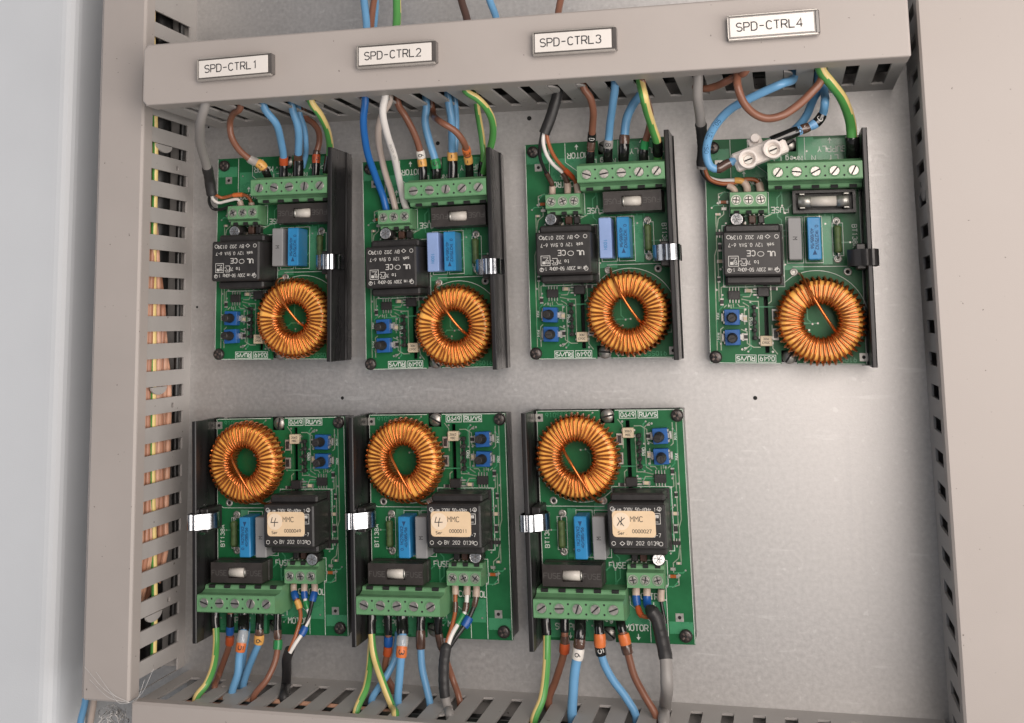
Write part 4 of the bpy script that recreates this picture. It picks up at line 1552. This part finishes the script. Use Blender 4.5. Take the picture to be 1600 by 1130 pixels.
# ---- board 2
wire('control_wire', 'dark blue single wire running down the left side of the SPD-CTRL2 board', 'wire', 'navy', 1.65,
     [(570, 154, 'T'), (567.6, 184), (570, 215), (577, 246), (586.5, 275), (596, 302), (604, 329, 18)], UP, None, (), GW)
wire('control_wire', 'off-white wire behind the white one at the SPD-CTRL2 board', 'wire', 'cream', 1.5,
     [(608, 158, 'T'), (597, 178), (591.8, 198), (593, 225), (600, 262), (609, 295), (618.5, 329, 18)], UP, None, (), GW)
wire('control_wire', 'clean white printed wire crossing in front at the SPD-CTRL2 board', 'wire', 'white', 1.6,
     [(602, 147, 'T'), (598.7, 172), (604, 205), (614, 240), (624, 282), (635.6, 329, 18)], UP, None, (), GW,
     txt=('300/500V H05V', (612, 232), .9, False, M_GREYC))
wire('motor_wire', 'brown wire with white marker 6 over amber marker 4 at the SPD-CTRL2 board', 'wire', 'brown', 1.6,
     [(622, 163, 'T'), (633, 180), (645, 202), (655, 228), (659, 250), (660.5, 268, 22), (660.6, 290, 21)], UP, IT,
     [('white', (658.4, 243), 3.9, .5, '6'), ('amber', (659.5, 256), 3.7, .6, '4'), ('black', (660.5, 274), 8.5, .4)], GW)
wire('neutral_wire', 'light blue wire with green marker 5 at the SPD-CTRL2 board', 'wire', 'blue', 1.8,
     [(667, 166, 'T'), (665, 192), (670, 220), (678, 246), (681, 262, 23), (681.6, 290, 21)], UP, IT,
     [('green', (680, 256), 4.4, .55, '5'), ('black', (681.6, 275), 8.5, .4)], GW)
wire('neutral_wire', 'light blue wire with amber marker 4, left of the pair at the SPD-CTRL2 board', 'wire', 'blue', 1.75,
     [(701, 160, 'T'), (704, 185), (705.6, 215), (706.5, 240), (708, 262, 22), (708, 288, 21)], UP, IT,
     [('amber', (707, 246), 4.1, .75, '4'), ('black', (708, 269), 9.5, .65)], GW)
wire('neutral_wire', 'thin light blue wire partly hidden behind its pair at the SPD-CTRL2 board', 'wire', 'blue', 1.35,
     [(711.4, 165, 'T'), (713.5, 190), (713.5, 220), (711, 246, 22), (709, 262, 20)], UP)
wire('supply_wire', 'brown wire with orange markers crossing over the blue pair at the SPD-CTRL2 board', 'wire', 'brown', 1.5,
     [(675.7, 174, 'T'), (690, 191, 44), (712, 205, 42), (725, 222), (730, 242), (733, 262, 24), (733, 288, 21)], UP, IT,
     [('orange', (728.7, 236), 4, .55, '3'), ('amber', (731.5, 248), 3.7, .55, '4'), ('black', (733, 267), 8, .4)], GW)
wire('earth_wire', 'mostly green earth wire hanging straight at the SPD-CTRL2 board', 'wire', 'gy', 1.45,
     [(744.7, 163, 'T'), (748, 190), (753, 218), (756, 246, 24), (753, 270, 21)], UP, IT,
     [('black', (753.5, 264), 9, .5)], GW, seed=.75, stripe=.2)
wire('earth_wire', 'yellow and green earth wire arching right over the SPD-CTRL2 heat sink', 'wire', 'gy', 1.6,
     [(726, 141, 'T'), (745, 154), (761, 170), (771, 193), (770, 215), (764, 236), (757, 256, 24), (752, 276, 21)], UP, IT, (), GW, seed=.48, stripe=.5)
# ---- board 3
wire('control_cable', 'short dark sleeved cable leaning left above the SPD-CTRL3 board', 'cable', 'shrink', 2.45,
     [(871, 147, 'T'), (866, 164), (859, 186), (850.5, 209, 36)], UP, None, (), 'control cables')
wire('control_wire', 'thin black core from the leaning sleeve at the SPD-CTRL3 board', 'wire', 'black', .8,
     [(848, 204, 36), (845, 222), (844, 246), (855, 275), (862, 288), (863, 304, 18)], marks=[('smoke', (856, 283), 7, .4), ('ferrule', (863, 296), 4.5, .7)])
wire('control_wire', 'thin white core from the leaning sleeve at the SPD-CTRL3 board', 'wire', 'white', .85,
     [(850, 204, 36), (849, 220), (854, 240), (865, 257), (879, 270), (886, 285), (887, 303, 18)], marks=[('smoke', (884, 279), 6, .4), ('ferrule', (887, 293), 5, .7)])
wire('control_wire', 'thin orange-brown core from the leaning sleeve at the SPD-CTRL3 board', 'wire', 'obrown', .85,
     [(853, 204, 36), (857, 226), (866, 246), (883, 265), (896, 278), (902, 290), (903, 304, 18)], marks=[('red', (890, 272), 6, .35), ('ferrule', (902.5, 295), 5, .7)])
wire('motor_wire', 'brown wire with black marker above the MOTOR print of the SPD-CTRL3 board', 'wire', 'brown', 1.6,
     [(911, 137, 'T'), (921, 152), (926, 172), (926.5, 195), (925, 218), (923.5, 238, 25), (922.5, 262, 21)], UP, IT,
     [('black', (925, 213), 4.4, .35, '0'), ('smoke', (924.7, 228), 4.2, .3), ('black', (923, 246), 7.5, .4)], GW)
wire('neutral_wire', 'light blue wire with grey marker 8 at the SPD-CTRL3 board', 'wire', 'blue', 1.75,
     [(960.5, 135, 'T'), (957, 158), (954, 185), (952, 212), (951, 234, 25), (951, 262, 21)], UP, IT,
     [('grey', (951.5, 226), 3.9, .4, '8'), ('black', (951, 244), 7.5, .42)], GW)
wire('neutral_wire', 'thick light blue wire with smoky marker slanting left into the SPD-CTRL3 board', 'wire', 'blue', 1.95,
     [(1001.7, 145, 'T'), (990, 161), (980, 182), (976.5, 208), (975.5, 234, 25), (975, 262, 21)], UP, IT,
     [('smoke', (976, 221), 4.2, .45), ('black', (975.3, 241), 8, .5)], GW)
wire('earth_wire', 'broad green and yellow wire entering the right terminal of the SPD-CTRL3 board', 'wire', 'gy', 1.9,
     [(1000, 128, 'T'), (1005, 150, 58), (1012, 175, 50), (1020, 198, 40), (1026.5, 218), (1027.5, 240, 25), (1027, 258, 21)], UP, IT,
     [('black', (1027, 232), 9, .4)], GW, seed=.72, stripe=.3)
wire('supply_wire', 'brown wire with green marker tucked behind the earth wire of the SPD-CTRL3 board', 'wire', 'brown', 1.5,
     [(1004, 138, 52), (1012, 162, 38), (1017, 184, 32), (1014, 203, 28), (1009, 222, 25), (1006, 240), (1006, 262, 21)], UP, IT,
     [('green', (1008.5, 225), 4.4, .5), ('black', (1006, 243), 7.5, .55)], GW)
# ---- board 4
wire('control_cable', 'grey cable with long black heat shrink left of the SPD-CTRL4 board', 'cable', 'grey', 2.1,
     [(1090, 117, 'T'), (1090.6, 148), (1094.6, 183), (1097, 215), (1097.5, 242), (1096, 264, 26)], UP, None,
     [('shrink', (1096.5, 224), 23, .35)], 'control cables')
wire('control_wire', 'thin black core below the long heat shrink of the SPD-CTRL4 board', 'wire', 'black', 1.0,
     [(1095, 258, 26), (1098, 270), (1107, 281), (1120, 287, 21), (1141, 291), (1148, 297, 20), (1148.5, 310, 18)], marks=[('ferrule', (1144, 292), 5, .45)])
wire('control_wire', 'thin white core below the long heat shrink of the SPD-CTRL4 board', 'wire', 'white', .9,
     [(1097, 258, 26), (1103, 274), (1120, 282, 21), (1140, 282), (1158, 283, 20), (1166, 291), (1167, 310, 18)], marks=[('amber', (1158, 283), 6, .5), ('ferrule', (1166.5, 293), 5, .75)])
wire('control_wire', 'thin orange-brown core ending right of the white one at the SPD-CTRL4 board', 'wire', 'obrown', .9,
     [(1099, 258, 26), (1108, 279), (1130, 287), (1150, 285, 20), (1168, 280), (1184, 283), (1188, 294), (1188, 310, 18)], marks=[('ferrule', (1188, 294), 5, .75)])
wire('motor_wire', 'brown wire crossing left behind the grey cable under the SPD-CTRL4 plate', 'wire', 'brown', 1.55,
     [(1165, 112, 66), (1150, 119, 60), (1135, 127), (1118, 135), (1102, 139, 50), (1086, 136, 44)], (4, 9, 0))
wire('supply_wire', 'brown wire hanging in a wide loop above the nylon connector', 'wire', 'brown', 1.65,
     [(1150.5, 112, 'T'), (1152, 135, 66), (1162, 160), (1178, 177), (1198, 185, 60), (1222, 181), (1246, 165), (1266, 146), (1281, 128, 55)], UP, (2, 8, -2), (), GW)
wire('motor_wire', 'light blue printed wire sweeping left and down into the nylon connector', 'wire', 'blue', 1.75,
     [(1240, 120, 'T'), (1221, 131, 58), (1197, 142), (1168, 156), (1142, 171), (1120, 193), (1106, 219), (1103, 244), (1110, 261), (1122, 264), (1135, 257, 38), (1150, 250, 38)],
     UP, None, [('smoke', (1131, 259), 6.5, .3)], GW, txt=('OSA TEW 105', (1111, 208), 1.7, True, M_BPRINT))
e1 = [(1205, 221, 38), (1225, 213), (1242, 206), (1262, 199), (1277, 191), (1286, 178, 34), (1290, 160, 40), (1287, 139, 'T')]
wire('neutral_wire', 'light blue wire with marker rings rising from the nylon connector', 'wire', 'blue', 1.75, e1, None, UP,
     [('black', (1225, 213), 12, .5), ('lblue', (1246, 206), 2.6, .35, '6'), ('smoke', (1259, 201), 3.8, .35, '1'),
      ('lblue', (1270, 196), 3, .3), ('black', (1281, 185), 5.5, .35, 'C')], GW)
wire('neutral_wire', 'light blue wire passing behind the marked one above the nylon connector', 'wire', 'blue', 1.75,
     [(1212, 220, 32), (1230, 211), (1245, 199), (1260, 180), (1271, 156), (1279, 139, 'T')], None, UP, (), GW)
wire('earth_wire', 'thick green wire with yellow stripe bending right into the SPD-CTRL4 board', 'wire', 'gy', 2.2,
     [(1283, 107, 'T'), (1299, 130), (1314, 152), (1324, 176), (1330, 200), (1332, 222, 27), (1332, 246, 21)], UP, IT,
     [('black', (1332, 231), 10.5, .9)], GW, seed=.82, stripe=.16, twist=.06)

# nylon two-way connector ---------------------------------------
pc = PZ(1187, 238, 38)
a_, b_ = PZ(1140, 258, 38), PZ(1230, 222, 38)
ang = math.atan2(b_.y - a_.y, b_.x - a_.x)
e = empty('nylon_connector', (pc.x, pc.y, pc.z), ang)
tag(e, 'milky two-way screw connector joining blue wires above the SPD-CTRL4 board', 'connector')
cb_ = MB()
cb_.box(-11.5, 11.5, -4.2, 3.6, -5.5, 1.5, M_NYLON, .8)
cb_.box(-11.5, 11.5, -3.2, 2.6, -6.5, -5.4, M_NYLON, .2)
cb_.box(-3, 3, 3.4, 7.4, -5, -2, M_NYLON, .5)
cb_.cyl((0.5, 6.3, -4.5), 1.9, 6, M_NYLON, 18, rim=.3)
cb_.build('connector_body', e)
for x in (-5.6, 5.2):
    t = MB()
    t.lathe((x, -1.6, 0), [(3.5, -2), (3.95, 6.6), (3.8, 7.0), (3.1, 7.0), (2.9, 3.0), (0, 3.0)], M_NYLON, 28)
    t.build('screw_tower', e)
    t = MB()
    t.cyl((x, -1.6, 3.05), 1.9, .5, M_TIN, 20, rim=.15)
    t.box(x - 1.7, x + 1.7, -1.6 - .3, -1.6 + .3, 3.552, 3.65, M_DARK)
    t.build('connector_screw', e)

# ---- lower board 1
wire('earth_wire', 'green and yellow wire leaving the leftmost terminal of the 0049 sticker board', 'wire', 'gy', 1.6,
     [(336.5, 962, 21), (338.5, 985, 22), (338, 1010), (333, 1040), (321, 1070), (306, 1091, 'B')], IB, DN,
     [('black', (337, 970), 8, .45)], GL, seed=.02, stripe=.45)
wire('supply_wire', 'brown wire with blue over red marker below the 0049 sticker board', 'wire', 'brown', 1.45,
     [(359.5, 962, 21), (359.5, 985, 20), (359, 1006), (352, 1030), (342, 1056, 'B'), (335, 1074, 'B')], IB, DN,
     [('black', (359.5, 970), 7, .35), ('blue', (359.5, 987), 3.8, .5), ('red', (359.5, 1000), 3.8, .6)], GL)
wire('neutral_wire', 'light blue wire with bright orange marker below the 0049 sticker board', 'wire', 'blue', 1.75,
     [(381, 962, 21), (380, 985, 25), (377, 1006, 27), (374.5, 1025), (372, 1052), (363, 1082, 'B')], IB, DN,
     [('black', (381, 971), 9, .9), ('clear', (378.5, 995), 5, .7), ('orange', (376, 1009.5), 4, .6, '5')], GL)
wire('neutral_wire', 'light blue wire hugging the orange-marked one below the 0049 sticker board', 'wire', 'blue', 1.4,
     [(386, 985, 20), (382, 1010), (380, 1035), (376, 1068, 'B')], IB, DN, (), GL)
wire('neutral_wire', 'light blue wire with amber marker slanting left below the 0049 sticker board', 'wire', 'blue', 1.6,
     [(407, 962, 21), (406.5, 983, 23), (405, 1003), (397, 1022), (387, 1046), (379, 1072, 'B')], IB, DN,
     [('black', (407, 971), 8, .35), ('smoke', (406, 987), 3.6, .45), ('amber', (404, 999), 4, .75, '6')], GL)
wire('motor_wire', 'brown wire with green marker below the 0049 sticker board', 'wire', 'brown', 1.4,
     [(434, 962, 21), (434, 985, 23), (434.5, 1008), (430, 1035), (417, 1062), (396, 1089, 'B')], IB, DN,
     [('black', (434, 971), 8, .4), ('smoke', (434, 989), 4, .45), ('green', (435, 1006), 4.2, .75)], GL)
wire('control_cable', 'black sleeved cable dropping from the small terminal of the 0049 sticker board', 'cable', 'shrink', 2.2,
     [(453, 1015, 26), (449, 1028), (447.5, 1050), (446.5, 1070, 'B'), (444, 1088, 'B')], None, DN, (), 'control cables')
wire('control_wire', 'orange core with amber marker joining the black sleeve below the 0049 sticker board', 'wire', 'obrown', .9,
     [(459, 908, 18), (459, 920, 18), (461, 931, 20), (467, 945), (470, 962), (464, 985), (452, 1018, 27)],
     marks=[('ferrule', (459, 917), 4.4, .6), ('blue', (461.5, 930), 3.4, .8), ('amber', (466, 944), 4, .6)])
wire('control_wire', 'white core with green marker joining the black sleeve below the 0049 sticker board', 'wire', 'white', .9,
     [(476, 908, 18), (476, 930, 19), (479, 946, 20), (483, 962), (474, 986), (462, 1004), (453, 1020, 27)],
     marks=[('ferrule', (476, 917), 4.4, .6), ('blue', (476, 930), 3.4, .7), ('green', (479, 947), 3.6, .45), ('blue', (472, 984), 4, .8)])
wire('control_wire', 'black core outermost of three joining the black sleeve below the 0049 sticker board', 'wire', 'black', .9,
     [(491, 908, 18), (491, 922, 18), (488, 938, 20), (484, 958), (476, 982), (463, 1004), (451, 1020, 26)],
     marks=[('ferrule', (491, 917), 4.4, .6), ('blue', (488.5, 934), 4.2, .8)])
# ---- lower board 2
wire('earth_wire', 'yellow and green wire slanting right below the 0011 sticker board', 'wire', 'gy', 1.6,
     [(581, 966, 21), (581.5, 992, 23), (586, 1026), (598, 1067), (612, 1104, 'B'), (618, 1118, 'B')], IB, DN,
     [('black', (581, 974), 8.5, .45)], GL, seed=.88, stripe=.5, twist=.02)
wire('earth_wire', 'mostly green wire slanting left behind the yellow one at the 0011 sticker board', 'wire', 'gy', 1.55,
     [(581, 985, 20), (580, 1010, 20), (578, 1040), (572, 1076), (556, 1112, 'B')], IB, DN, (), GL, seed=.08, stripe=.15)
wire('supply_wire', 'brown wire with blue over red marker below the 0011 sticker board', 'wire', 'brown', 1.45,
     [(605.8, 966, 21), (605.8, 992, 21), (605, 1017, 20), (602, 1042), (606, 1060), (616, 1078, 'B')], IB, DN,
     [('black', (605.8, 974), 8.5, .4), ('blue', (605.5, 1002), 4.2, .6), ('red', (605, 1016), 4, .6)], GL)
wire('neutral_wire', 'straight light blue wire with orange marker 3 below the 0011 sticker board', 'wire', 'blue', 1.75,
     [(628, 966, 22), (628, 992, 25), (627, 1018, 27), (625, 1050), (623, 1098, 'B')], IB, DN,
     [('black', (628, 976), 9, .9), ('clear', (628, 1000), 4.2, .9), ('orange', (627.4, 1016), 4.4, .7, '3')], GL)
wire('neutral_wire', 'light blue wire slanting left behind its neighbours below the 0011 sticker board', 'wire', 'blue', 1.5,
     [(622, 1000, 19), (617, 1032), (606, 1054), (592, 1074), (580, 1094, 'B')], IB, DN, (), GL)
wire('neutral_wire', 'light blue wire with smoky marker right of centre below the 0011 sticker board', 'wire', 'blue', 1.6,
     [(658, 966, 21), (658, 990, 23), (658, 1015), (660, 1045), (666, 1075), (671, 1098, 'B')], IB, DN,
     [('black', (658, 974), 8, .4), ('smoke', (658, 1001), 7.6, .6)], GL)
wire('motor_wire', 'brown wire passing behind the dark cable below the 0011 sticker board', 'wire', 'brown', 1.45,
     [(685, 966, 21), (686, 990, 20), (690, 1012), (698, 1034), (707, 1062, 'B'), (718, 1094, 'B')], IB, DN,
     [('black', (685, 974), 8, .45), ('smoke', (687, 999), 6.8, .4)], GL)
wire('control_cable', 'grey cable with black heat shrink hanging below the 0011 sticker board', 'cable', 'grey', 1.95,
     [(697, 1012, 28), (695, 1030), (694.5, 1060), (695.5, 1085), (700, 1108, 'B'), (702, 1116, 'B')], None, DN,
     [('shrink', (695, 1051), 21, .4)], 'control cables')
wire('control_wire', 'orange-brown core bowing right below the 0011 sticker board', 'wire', 'obrown', .9,
     [(711, 910, 18), (711, 936, 19), (711, 955), (707, 975), (701, 996), (695, 1018, 28)],
     marks=[('ferrule', (711, 919), 4.4, .6), ('smoke', (710.5, 948), 4.4, .4)])
wire('control_wire', 'white core with green marker crossing left below the 0011 sticker board', 'wire', 'white', 1.0,
     [(729.6, 910, 18), (729.5, 936, 19), (727.5, 955), (718, 973), (706, 993), (697, 1018, 28)],
     marks=[('ferrule', (729.6, 921), 4.8, .55), ('smoke', (728.6, 948), 4, .5), ('green', (720.5, 967), 5.2, .55)])
wire('control_wire', 'black core with loose blue marker beside it below the 0011 sticker board', 'wire', 'black', 1.0,
     [(744.5, 912, 18), (744, 930, 19), (739, 950), (729, 972), (713, 995), (698, 1018, 27)],
     marks=[('ferrule', (744.5, 923), 4.6, .5), ('smoke', (742, 939), 4.4, .3), ('blue', (728, 974), 4.6, 1.0)])
# ---- lower board 3
wire('earth_wire', 'yellow and green wire leaving the leftmost terminal of the 0027 sticker board', 'wire', 'gy', 1.7,
     [(853, 966, 22), (855, 987, 23), (855, 1015), (853, 1045), (847, 1090), (834, 1124, 'B')], IB, DN,
     [('black', (853, 975), 8.5, .35)], GL, seed=.02, stripe=.42, twist=.03)
wire('supply_wire', 'brown wire with smoky and red markers below the 0027 sticker board', 'wire', 'brown', 1.6,
     [(882, 966, 21), (883, 990, 22), (883, 1012), (878, 1036), (868, 1064), (857, 1092, 'B')], IB, DN,
     [('black', (882, 974), 8.5, .35), ('smoke', (883, 1000), 4.2, .45), ('red', (883, 1014), 4.4, .7)], GL)
wire('neutral_wire', 'light blue wire with white marker 6 below the 0027 sticker board', 'wire', 'blue', 2.05,
     [(906, 966, 23), (906, 992, 26), (904, 1016), (900, 1042), (896.7, 1078), (894, 1116, 'B')], IB, DN,
     [('black', (906, 982), 9.5, .45), ('smoke', (905.5, 1006), 4.2, .45, '1'), ('white', (903.5, 1021), 4.6, .5, '6')], GL)
wire('neutral_wire', 'light blue wire with orange and black markers slanting right below the 0027 sticker board', 'wire', 'blue', 1.7,
     [(936.4, 966, 22), (937.5, 990, 24), (938.5, 1015), (944, 1038), (956, 1062), (976, 1088), (993, 1117, 'B')], IB, DN,
     [('black', (936.6, 977), 9, .45), ('orange', (937.8, 1000), 5.2, .85), ('black', (939, 1015), 4.4, .7, '5')], GL)
wire('motor_wire', 'brown wire with orange marker curving right to the grey cable below the 0027 sticker board', 'wire', 'brown', 1.6,
     [(969, 966, 22), (973, 984, 24), (978, 1004), (983, 1024), (991, 1056), (1006, 1086), (1025, 1122, 'B')], IB, DN,
     [('black', (970.5, 974), 8.5, .45), ('orange', (976.5, 998), 4.6, .85), ('smoke', (981, 1013), 4, .85)], GL)
wire('control_cable', 'thick grey cable with long black heat shrink below the 0027 sticker board', 'cable', 'grey', 2.55,
     [(1018, 955, 26), (1026, 965), (1032, 983), (1037, 1008), (1040.5, 1032), (1041, 1070, 34), (1039, 1108, 'B'), (1038, 1128, 'B')], None, DN,
     [('shrink', (1032, 992), 21, .35)], 'control cables')
wire('control_wire', 'orange-brown core with blue boot entering the thick sleeve at the 0027 sticker board', 'wire', 'obrown', .95,
     [(994, 916, 18), (994.5, 938, 19), (997, 950), (1002, 962), (1014, 964, 23), (1024, 962, 26)],
     marks=[('ferrule', (994, 927), 5, .7), ('blue', (995, 941), 4.4, .8), ('red', (999.5, 955), 4, .4)])
wire('control_wire', 'blue-booted dark core bending into the thick sleeve at the 0027 sticker board', 'wire', 'dbrown', .9,
     [(1011, 916, 18), (1011, 940, 19), (1013, 952), (1020, 962, 25)],
     marks=[('ferrule', (1011, 928), 5, .7), ('blue', (1011.5, 942), 4.6, .85)])
wire('control_wire', 'thin black core right of the thick sleeve at the 0027 sticker board', 'wire', 'black', .8,
     [(1033.5, 918, 18), (1033.5, 936, 18), (1036, 955), (1040, 975, 20)],
     marks=[('ferrule', (1033.5, 928), 5, .7)])
# ---- above the top trunking
for col, r, pts, lab, nm in (
        ('blue', 1.75, [(566, -30, 40), (569, 5, 45), (572, 45, 50)], 'light blue wire entering the top trunking from above, left of a brown one', 'supply_wire'),
        ('brown', 1.5, [(592, -30, 40), (584, 5, 44), (579, 44, 48)], 'brown wire entering the top trunking from above between two blue ones', 'supply_wire'),
        ('blue', 1.2, [(586, -30, 35), (587, 5, 38), (585, 44, 42)], 'thin light blue wire behind the brown one above the top trunking', 'supply_wire'),
        ('gy', 1.9, [(620, -30, 45), (620, 5, 46), (619, 42, 50)], 'green and yellow wire entering the top trunking from above', 'earth_wire'),
        ('dbrown', 1.7, [(716, -30, 45), (722, 2, 46), (731, 34, 50)], 'dark brown wire entering the top trunking right of the SPD-CTRL2 plate', 'supply_wire'),
        ('blue', 1.6, [(758, -30, 45), (766, 0, 46), (776, 32, 50)], 'light blue wire entering the top trunking between plates two and three', 'supply_wire'),
        ('brown', 1.5, [(882, -30, 45), (876, 0, 46), (873, 24, 50)], 'brown wire entering the top trunking behind the SPD-CTRL3 plate', 'supply_wire')):
    P3 = path3d(pts)
    # run on behind the lid and down through a slot
    last = P3[-1]
    wire(nm, lab, 'wire', col, r, pts, (0, 30, 0), (0, 138 - last.y if last.y > 138 else -6, 0) if False else (0.3, -8, 4),
         (), 'wires above the top trunking', seed=.5)

# ---- wires packed inside the trunking
rnd = random.Random(11)
GI = 'brown wires inside the left trunking'
for k in range(11):
    pts = []
    y = 196
    zb = 46.5 - 3.15 * k
    while y > -152:
        out = 0.0                                   # 1 = tucked deep, away from the slots
        if k >= 3 and y > 100 - (k - 3) * 17:
            out = min(1, (y - (100 - (k - 3) * 17)) / 40)
        if y < -100 and k not in (0, 1):
            out = max(out, min(1, (-100 - y) / 30))
        zz = zb + 1.1 * math.sin(y * .045 + k * 1.9) + rnd.uniform(-.4, .4)
        xx = -228.9 - .7 * (k % 2) - .5 * math.sin(y * .05 + k)
        pts.append(Vector((xx - 11 * out, y, max(5, min(47.5, zz - 5 * out)))))
        y -= 14
    b = MB()
    b.tube(catmull(pts, 4), 1.62, WIRE['tan' if k % 4 else 'tan2'], 10)
    tag(b.build('bundled_wire'), 'light brown wire in the bundle seen through the left trunking slots', 'wire', GI)
for nm, pts, lab, rr in (('dark_fill_cable', [(-239, 198, 34), (-238.6, 60, 32), (-239, -60, 33), (-239, -152, 32)], 'thick black cable behind the brown bundle in the left trunking', 6.5),
                     ('dark_fill_cable', [(-238, 198, 15), (-238.5, 60, 13), (-238, -60, 14), (-238, -152, 12)], 'thick black cable deepest inside the left trunking', 6.5),
                     ('dark_fill_cable', [(-208, -167, 24), (-100, -166, 25), (20, -168, 24), (116, -167, 25)], 'thick black filler cable added to darken the inside of the bottom trunking', 7.5),
                     ('dark_fill_cable', [(-208, -166, 40), (-100, -167, 41), (20, -166, 40), (116, -167, 41)], 'black filler cable added just under the lid to darken the bottom trunking', 6.5),
                     ('dark_fill_cable', [(-214, -160.2, 43), (-60, -160.6, 44), (116, -160.2, 43)], 'dark filler cable pressed against the slots of the bottom trunking to darken them', 3.3),
                     ('dark_fill_cable', [(-214, -160.8, 34), (-60, -160.3, 35), (116, -160.8, 35)], 'dark filler cable added below the pressed one to darken the bottom trunking', 3.3),
                     ('dark_fill_cable', [(-209, 121, 42), (-100, 120, 40), (20, 121, 42), (112, 120, 41)], 'thick black filler cable added to darken the inside of the top trunking', 8),
                     ('dark_fill_cable', [(-209, 121, 20), (-100, 120, 19), (20, 121, 20), (112, 120, 19)], 'black filler cable added to darken the back of the top trunking', 8),
                     ('dark_fill_cable', [(134, 215, 28), (133, 60, 30), (134, -60, 28), (133, -225, 29)], 'thick black filler cable added to darken the inside of the right trunking', 8.5)):
    b = MB()  # bottom, top and right cables are added to darken the slot interiors
    b.tube(catmull(pts, 6), rr, WIRE['black'], 14)
    tag(b.build(nm), lab, 'cable')
for k, (z0, z1, c) in enumerate(((40, 26, 'gy'), (10, 8, 'black'))):
    pts = [Vector((-227.9 - .5 * math.sin(i * 1.3 + k), 190 - i * 24, z0 + (z1 - z0) * i / 14 + math.sin(i * .9 + k))) for i in range(15)]
    b = MB()
    D = catmull(pts, 4)
    if c == 'gy':
        b.tube(D, 1.5, WIRE['green'], 16, stripes=lambda a, i: WIRE['yellow'] if .42 < a < .9 else WIRE['green'], twist=.0)
    else:
        b.tube(D, 1.2 if c == 'white' else 1.5, WIRE[c], 9)
    tag(b.build('bundled_wire'), {'gy': 'yellow and green wire among the brown ones in the left trunking',
                                  'black': 'black wire running deep inside the left trunking',
                                  'white': 'white wire lying deepest in the left trunking slots'}[c], 'wire', 'odd wires inside the left trunking')
for nm, axis, col, pts, lab, gr in (
        ('bundled_wire', 0, 'brown', [(-205, -158.4, 39), (-120, -158.6, 40), (-40, -160.5, 39)], 'brown wire seen through the first slots of the bottom trunking', None),
        ('bundled_wire', 0, 'tan', [(-210, -158.4, 28), (-150, -158.5, 29), (-100, -160.4, 26)], 'light brown wire deeper inside the bottom trunking', None),
        ('bundled_wire', 0, 'brown', [(118, 190, 34), (126, 120, 34), (127, 40, 30), (126, -40, 30)], 'brown wire inside the upper part of the right trunking', None),
        ('bundled_wire', 0, 'navy', [(127, 60, 26), (125, 0, 28), (127, -60, 24), (126, -150, 22)], 'dark blue wire inside the middle of the right trunking', None),
        ('bundled_wire', 0, 'brown', [(60, 114, 56), (85, 113, 52), (110, 115, 48)], 'brown wire behind the rightmost slots of the top trunking', None),
        ('bundled_wire', 0, 'brown', [(10, 114, 50), (24, 113, 46), (36, 116, 52)], 'brown wire behind the slots below the SPD-CTRL3 plate', None),
        ('bundled_wire', 0, 'blue', [(44, 114, 48), (58, 113, 42), (72, 115, 46)], 'light blue wire behind the slots below the SPD-CTRL4 plate', None),
        ('bundled_wire', 0, 'navy', [(-110, 114, 54), (-60, 113, 48), (-10, 115, 56)], 'dark blue wire inside the middle of the top trunking', None)):
    b = MB()
    b.tube(catmull(pts, 3), 1.5, WIRE[col], 10)
    tag(b.build(nm), lab, 'wire', gr)

# ---- lower left corner: loose wires and nylon strands below the left trunking
for col, r, pts, lab in (('blue', 1.6, [(133, 1096, 30), (127, 1125, 30), (122, 1160, 30)], 'light blue wire poking out below the left trunking'),
                         ('cream', 1.5, [(146, 1098, 32), (141, 1125, 32), (134, 1160, 32)], 'pale wire beside the blue one below the left trunking')):
    wire('loose_wire', lab, 'wire', col, r, pts, (1, 12, 0), None)
b = MB()
rnd = random.Random(5)
for k in range(16):
    u, v = rnd.uniform(160, 198), rnd.uniform(1098, 1112)
    pts = [PZ(u, v, 30)]
    for q in range(5):
        u += rnd.uniform(-14, 12)
        v += rnd.uniform(2, 13)
        pts.append(PZ(max(152, min(200, u)), v, rnd.uniform(22, 40)))
    b.tube(catmull(pts, 1.5), .28, M_STRAND, 5)
for tgt in ((140, 1062), (150, 1050), (132, 1042), (170, 1078), (240, 1045), (226, 1062)):
    a_ = PZ(203, 1098, 54)
    c_ = PZ(*tgt, 55.5)
    mid = (a_ + c_) / 2 + Vector((2, -2, 3))
    b.tube(catmull([a_, mid, c_], 1.5), .09, M_STRAND, 5)
tag(b.build('nylon_strands'), 'tangle of clear nylon strands at the foot of the left trunking', 'strands', kind='stuff')
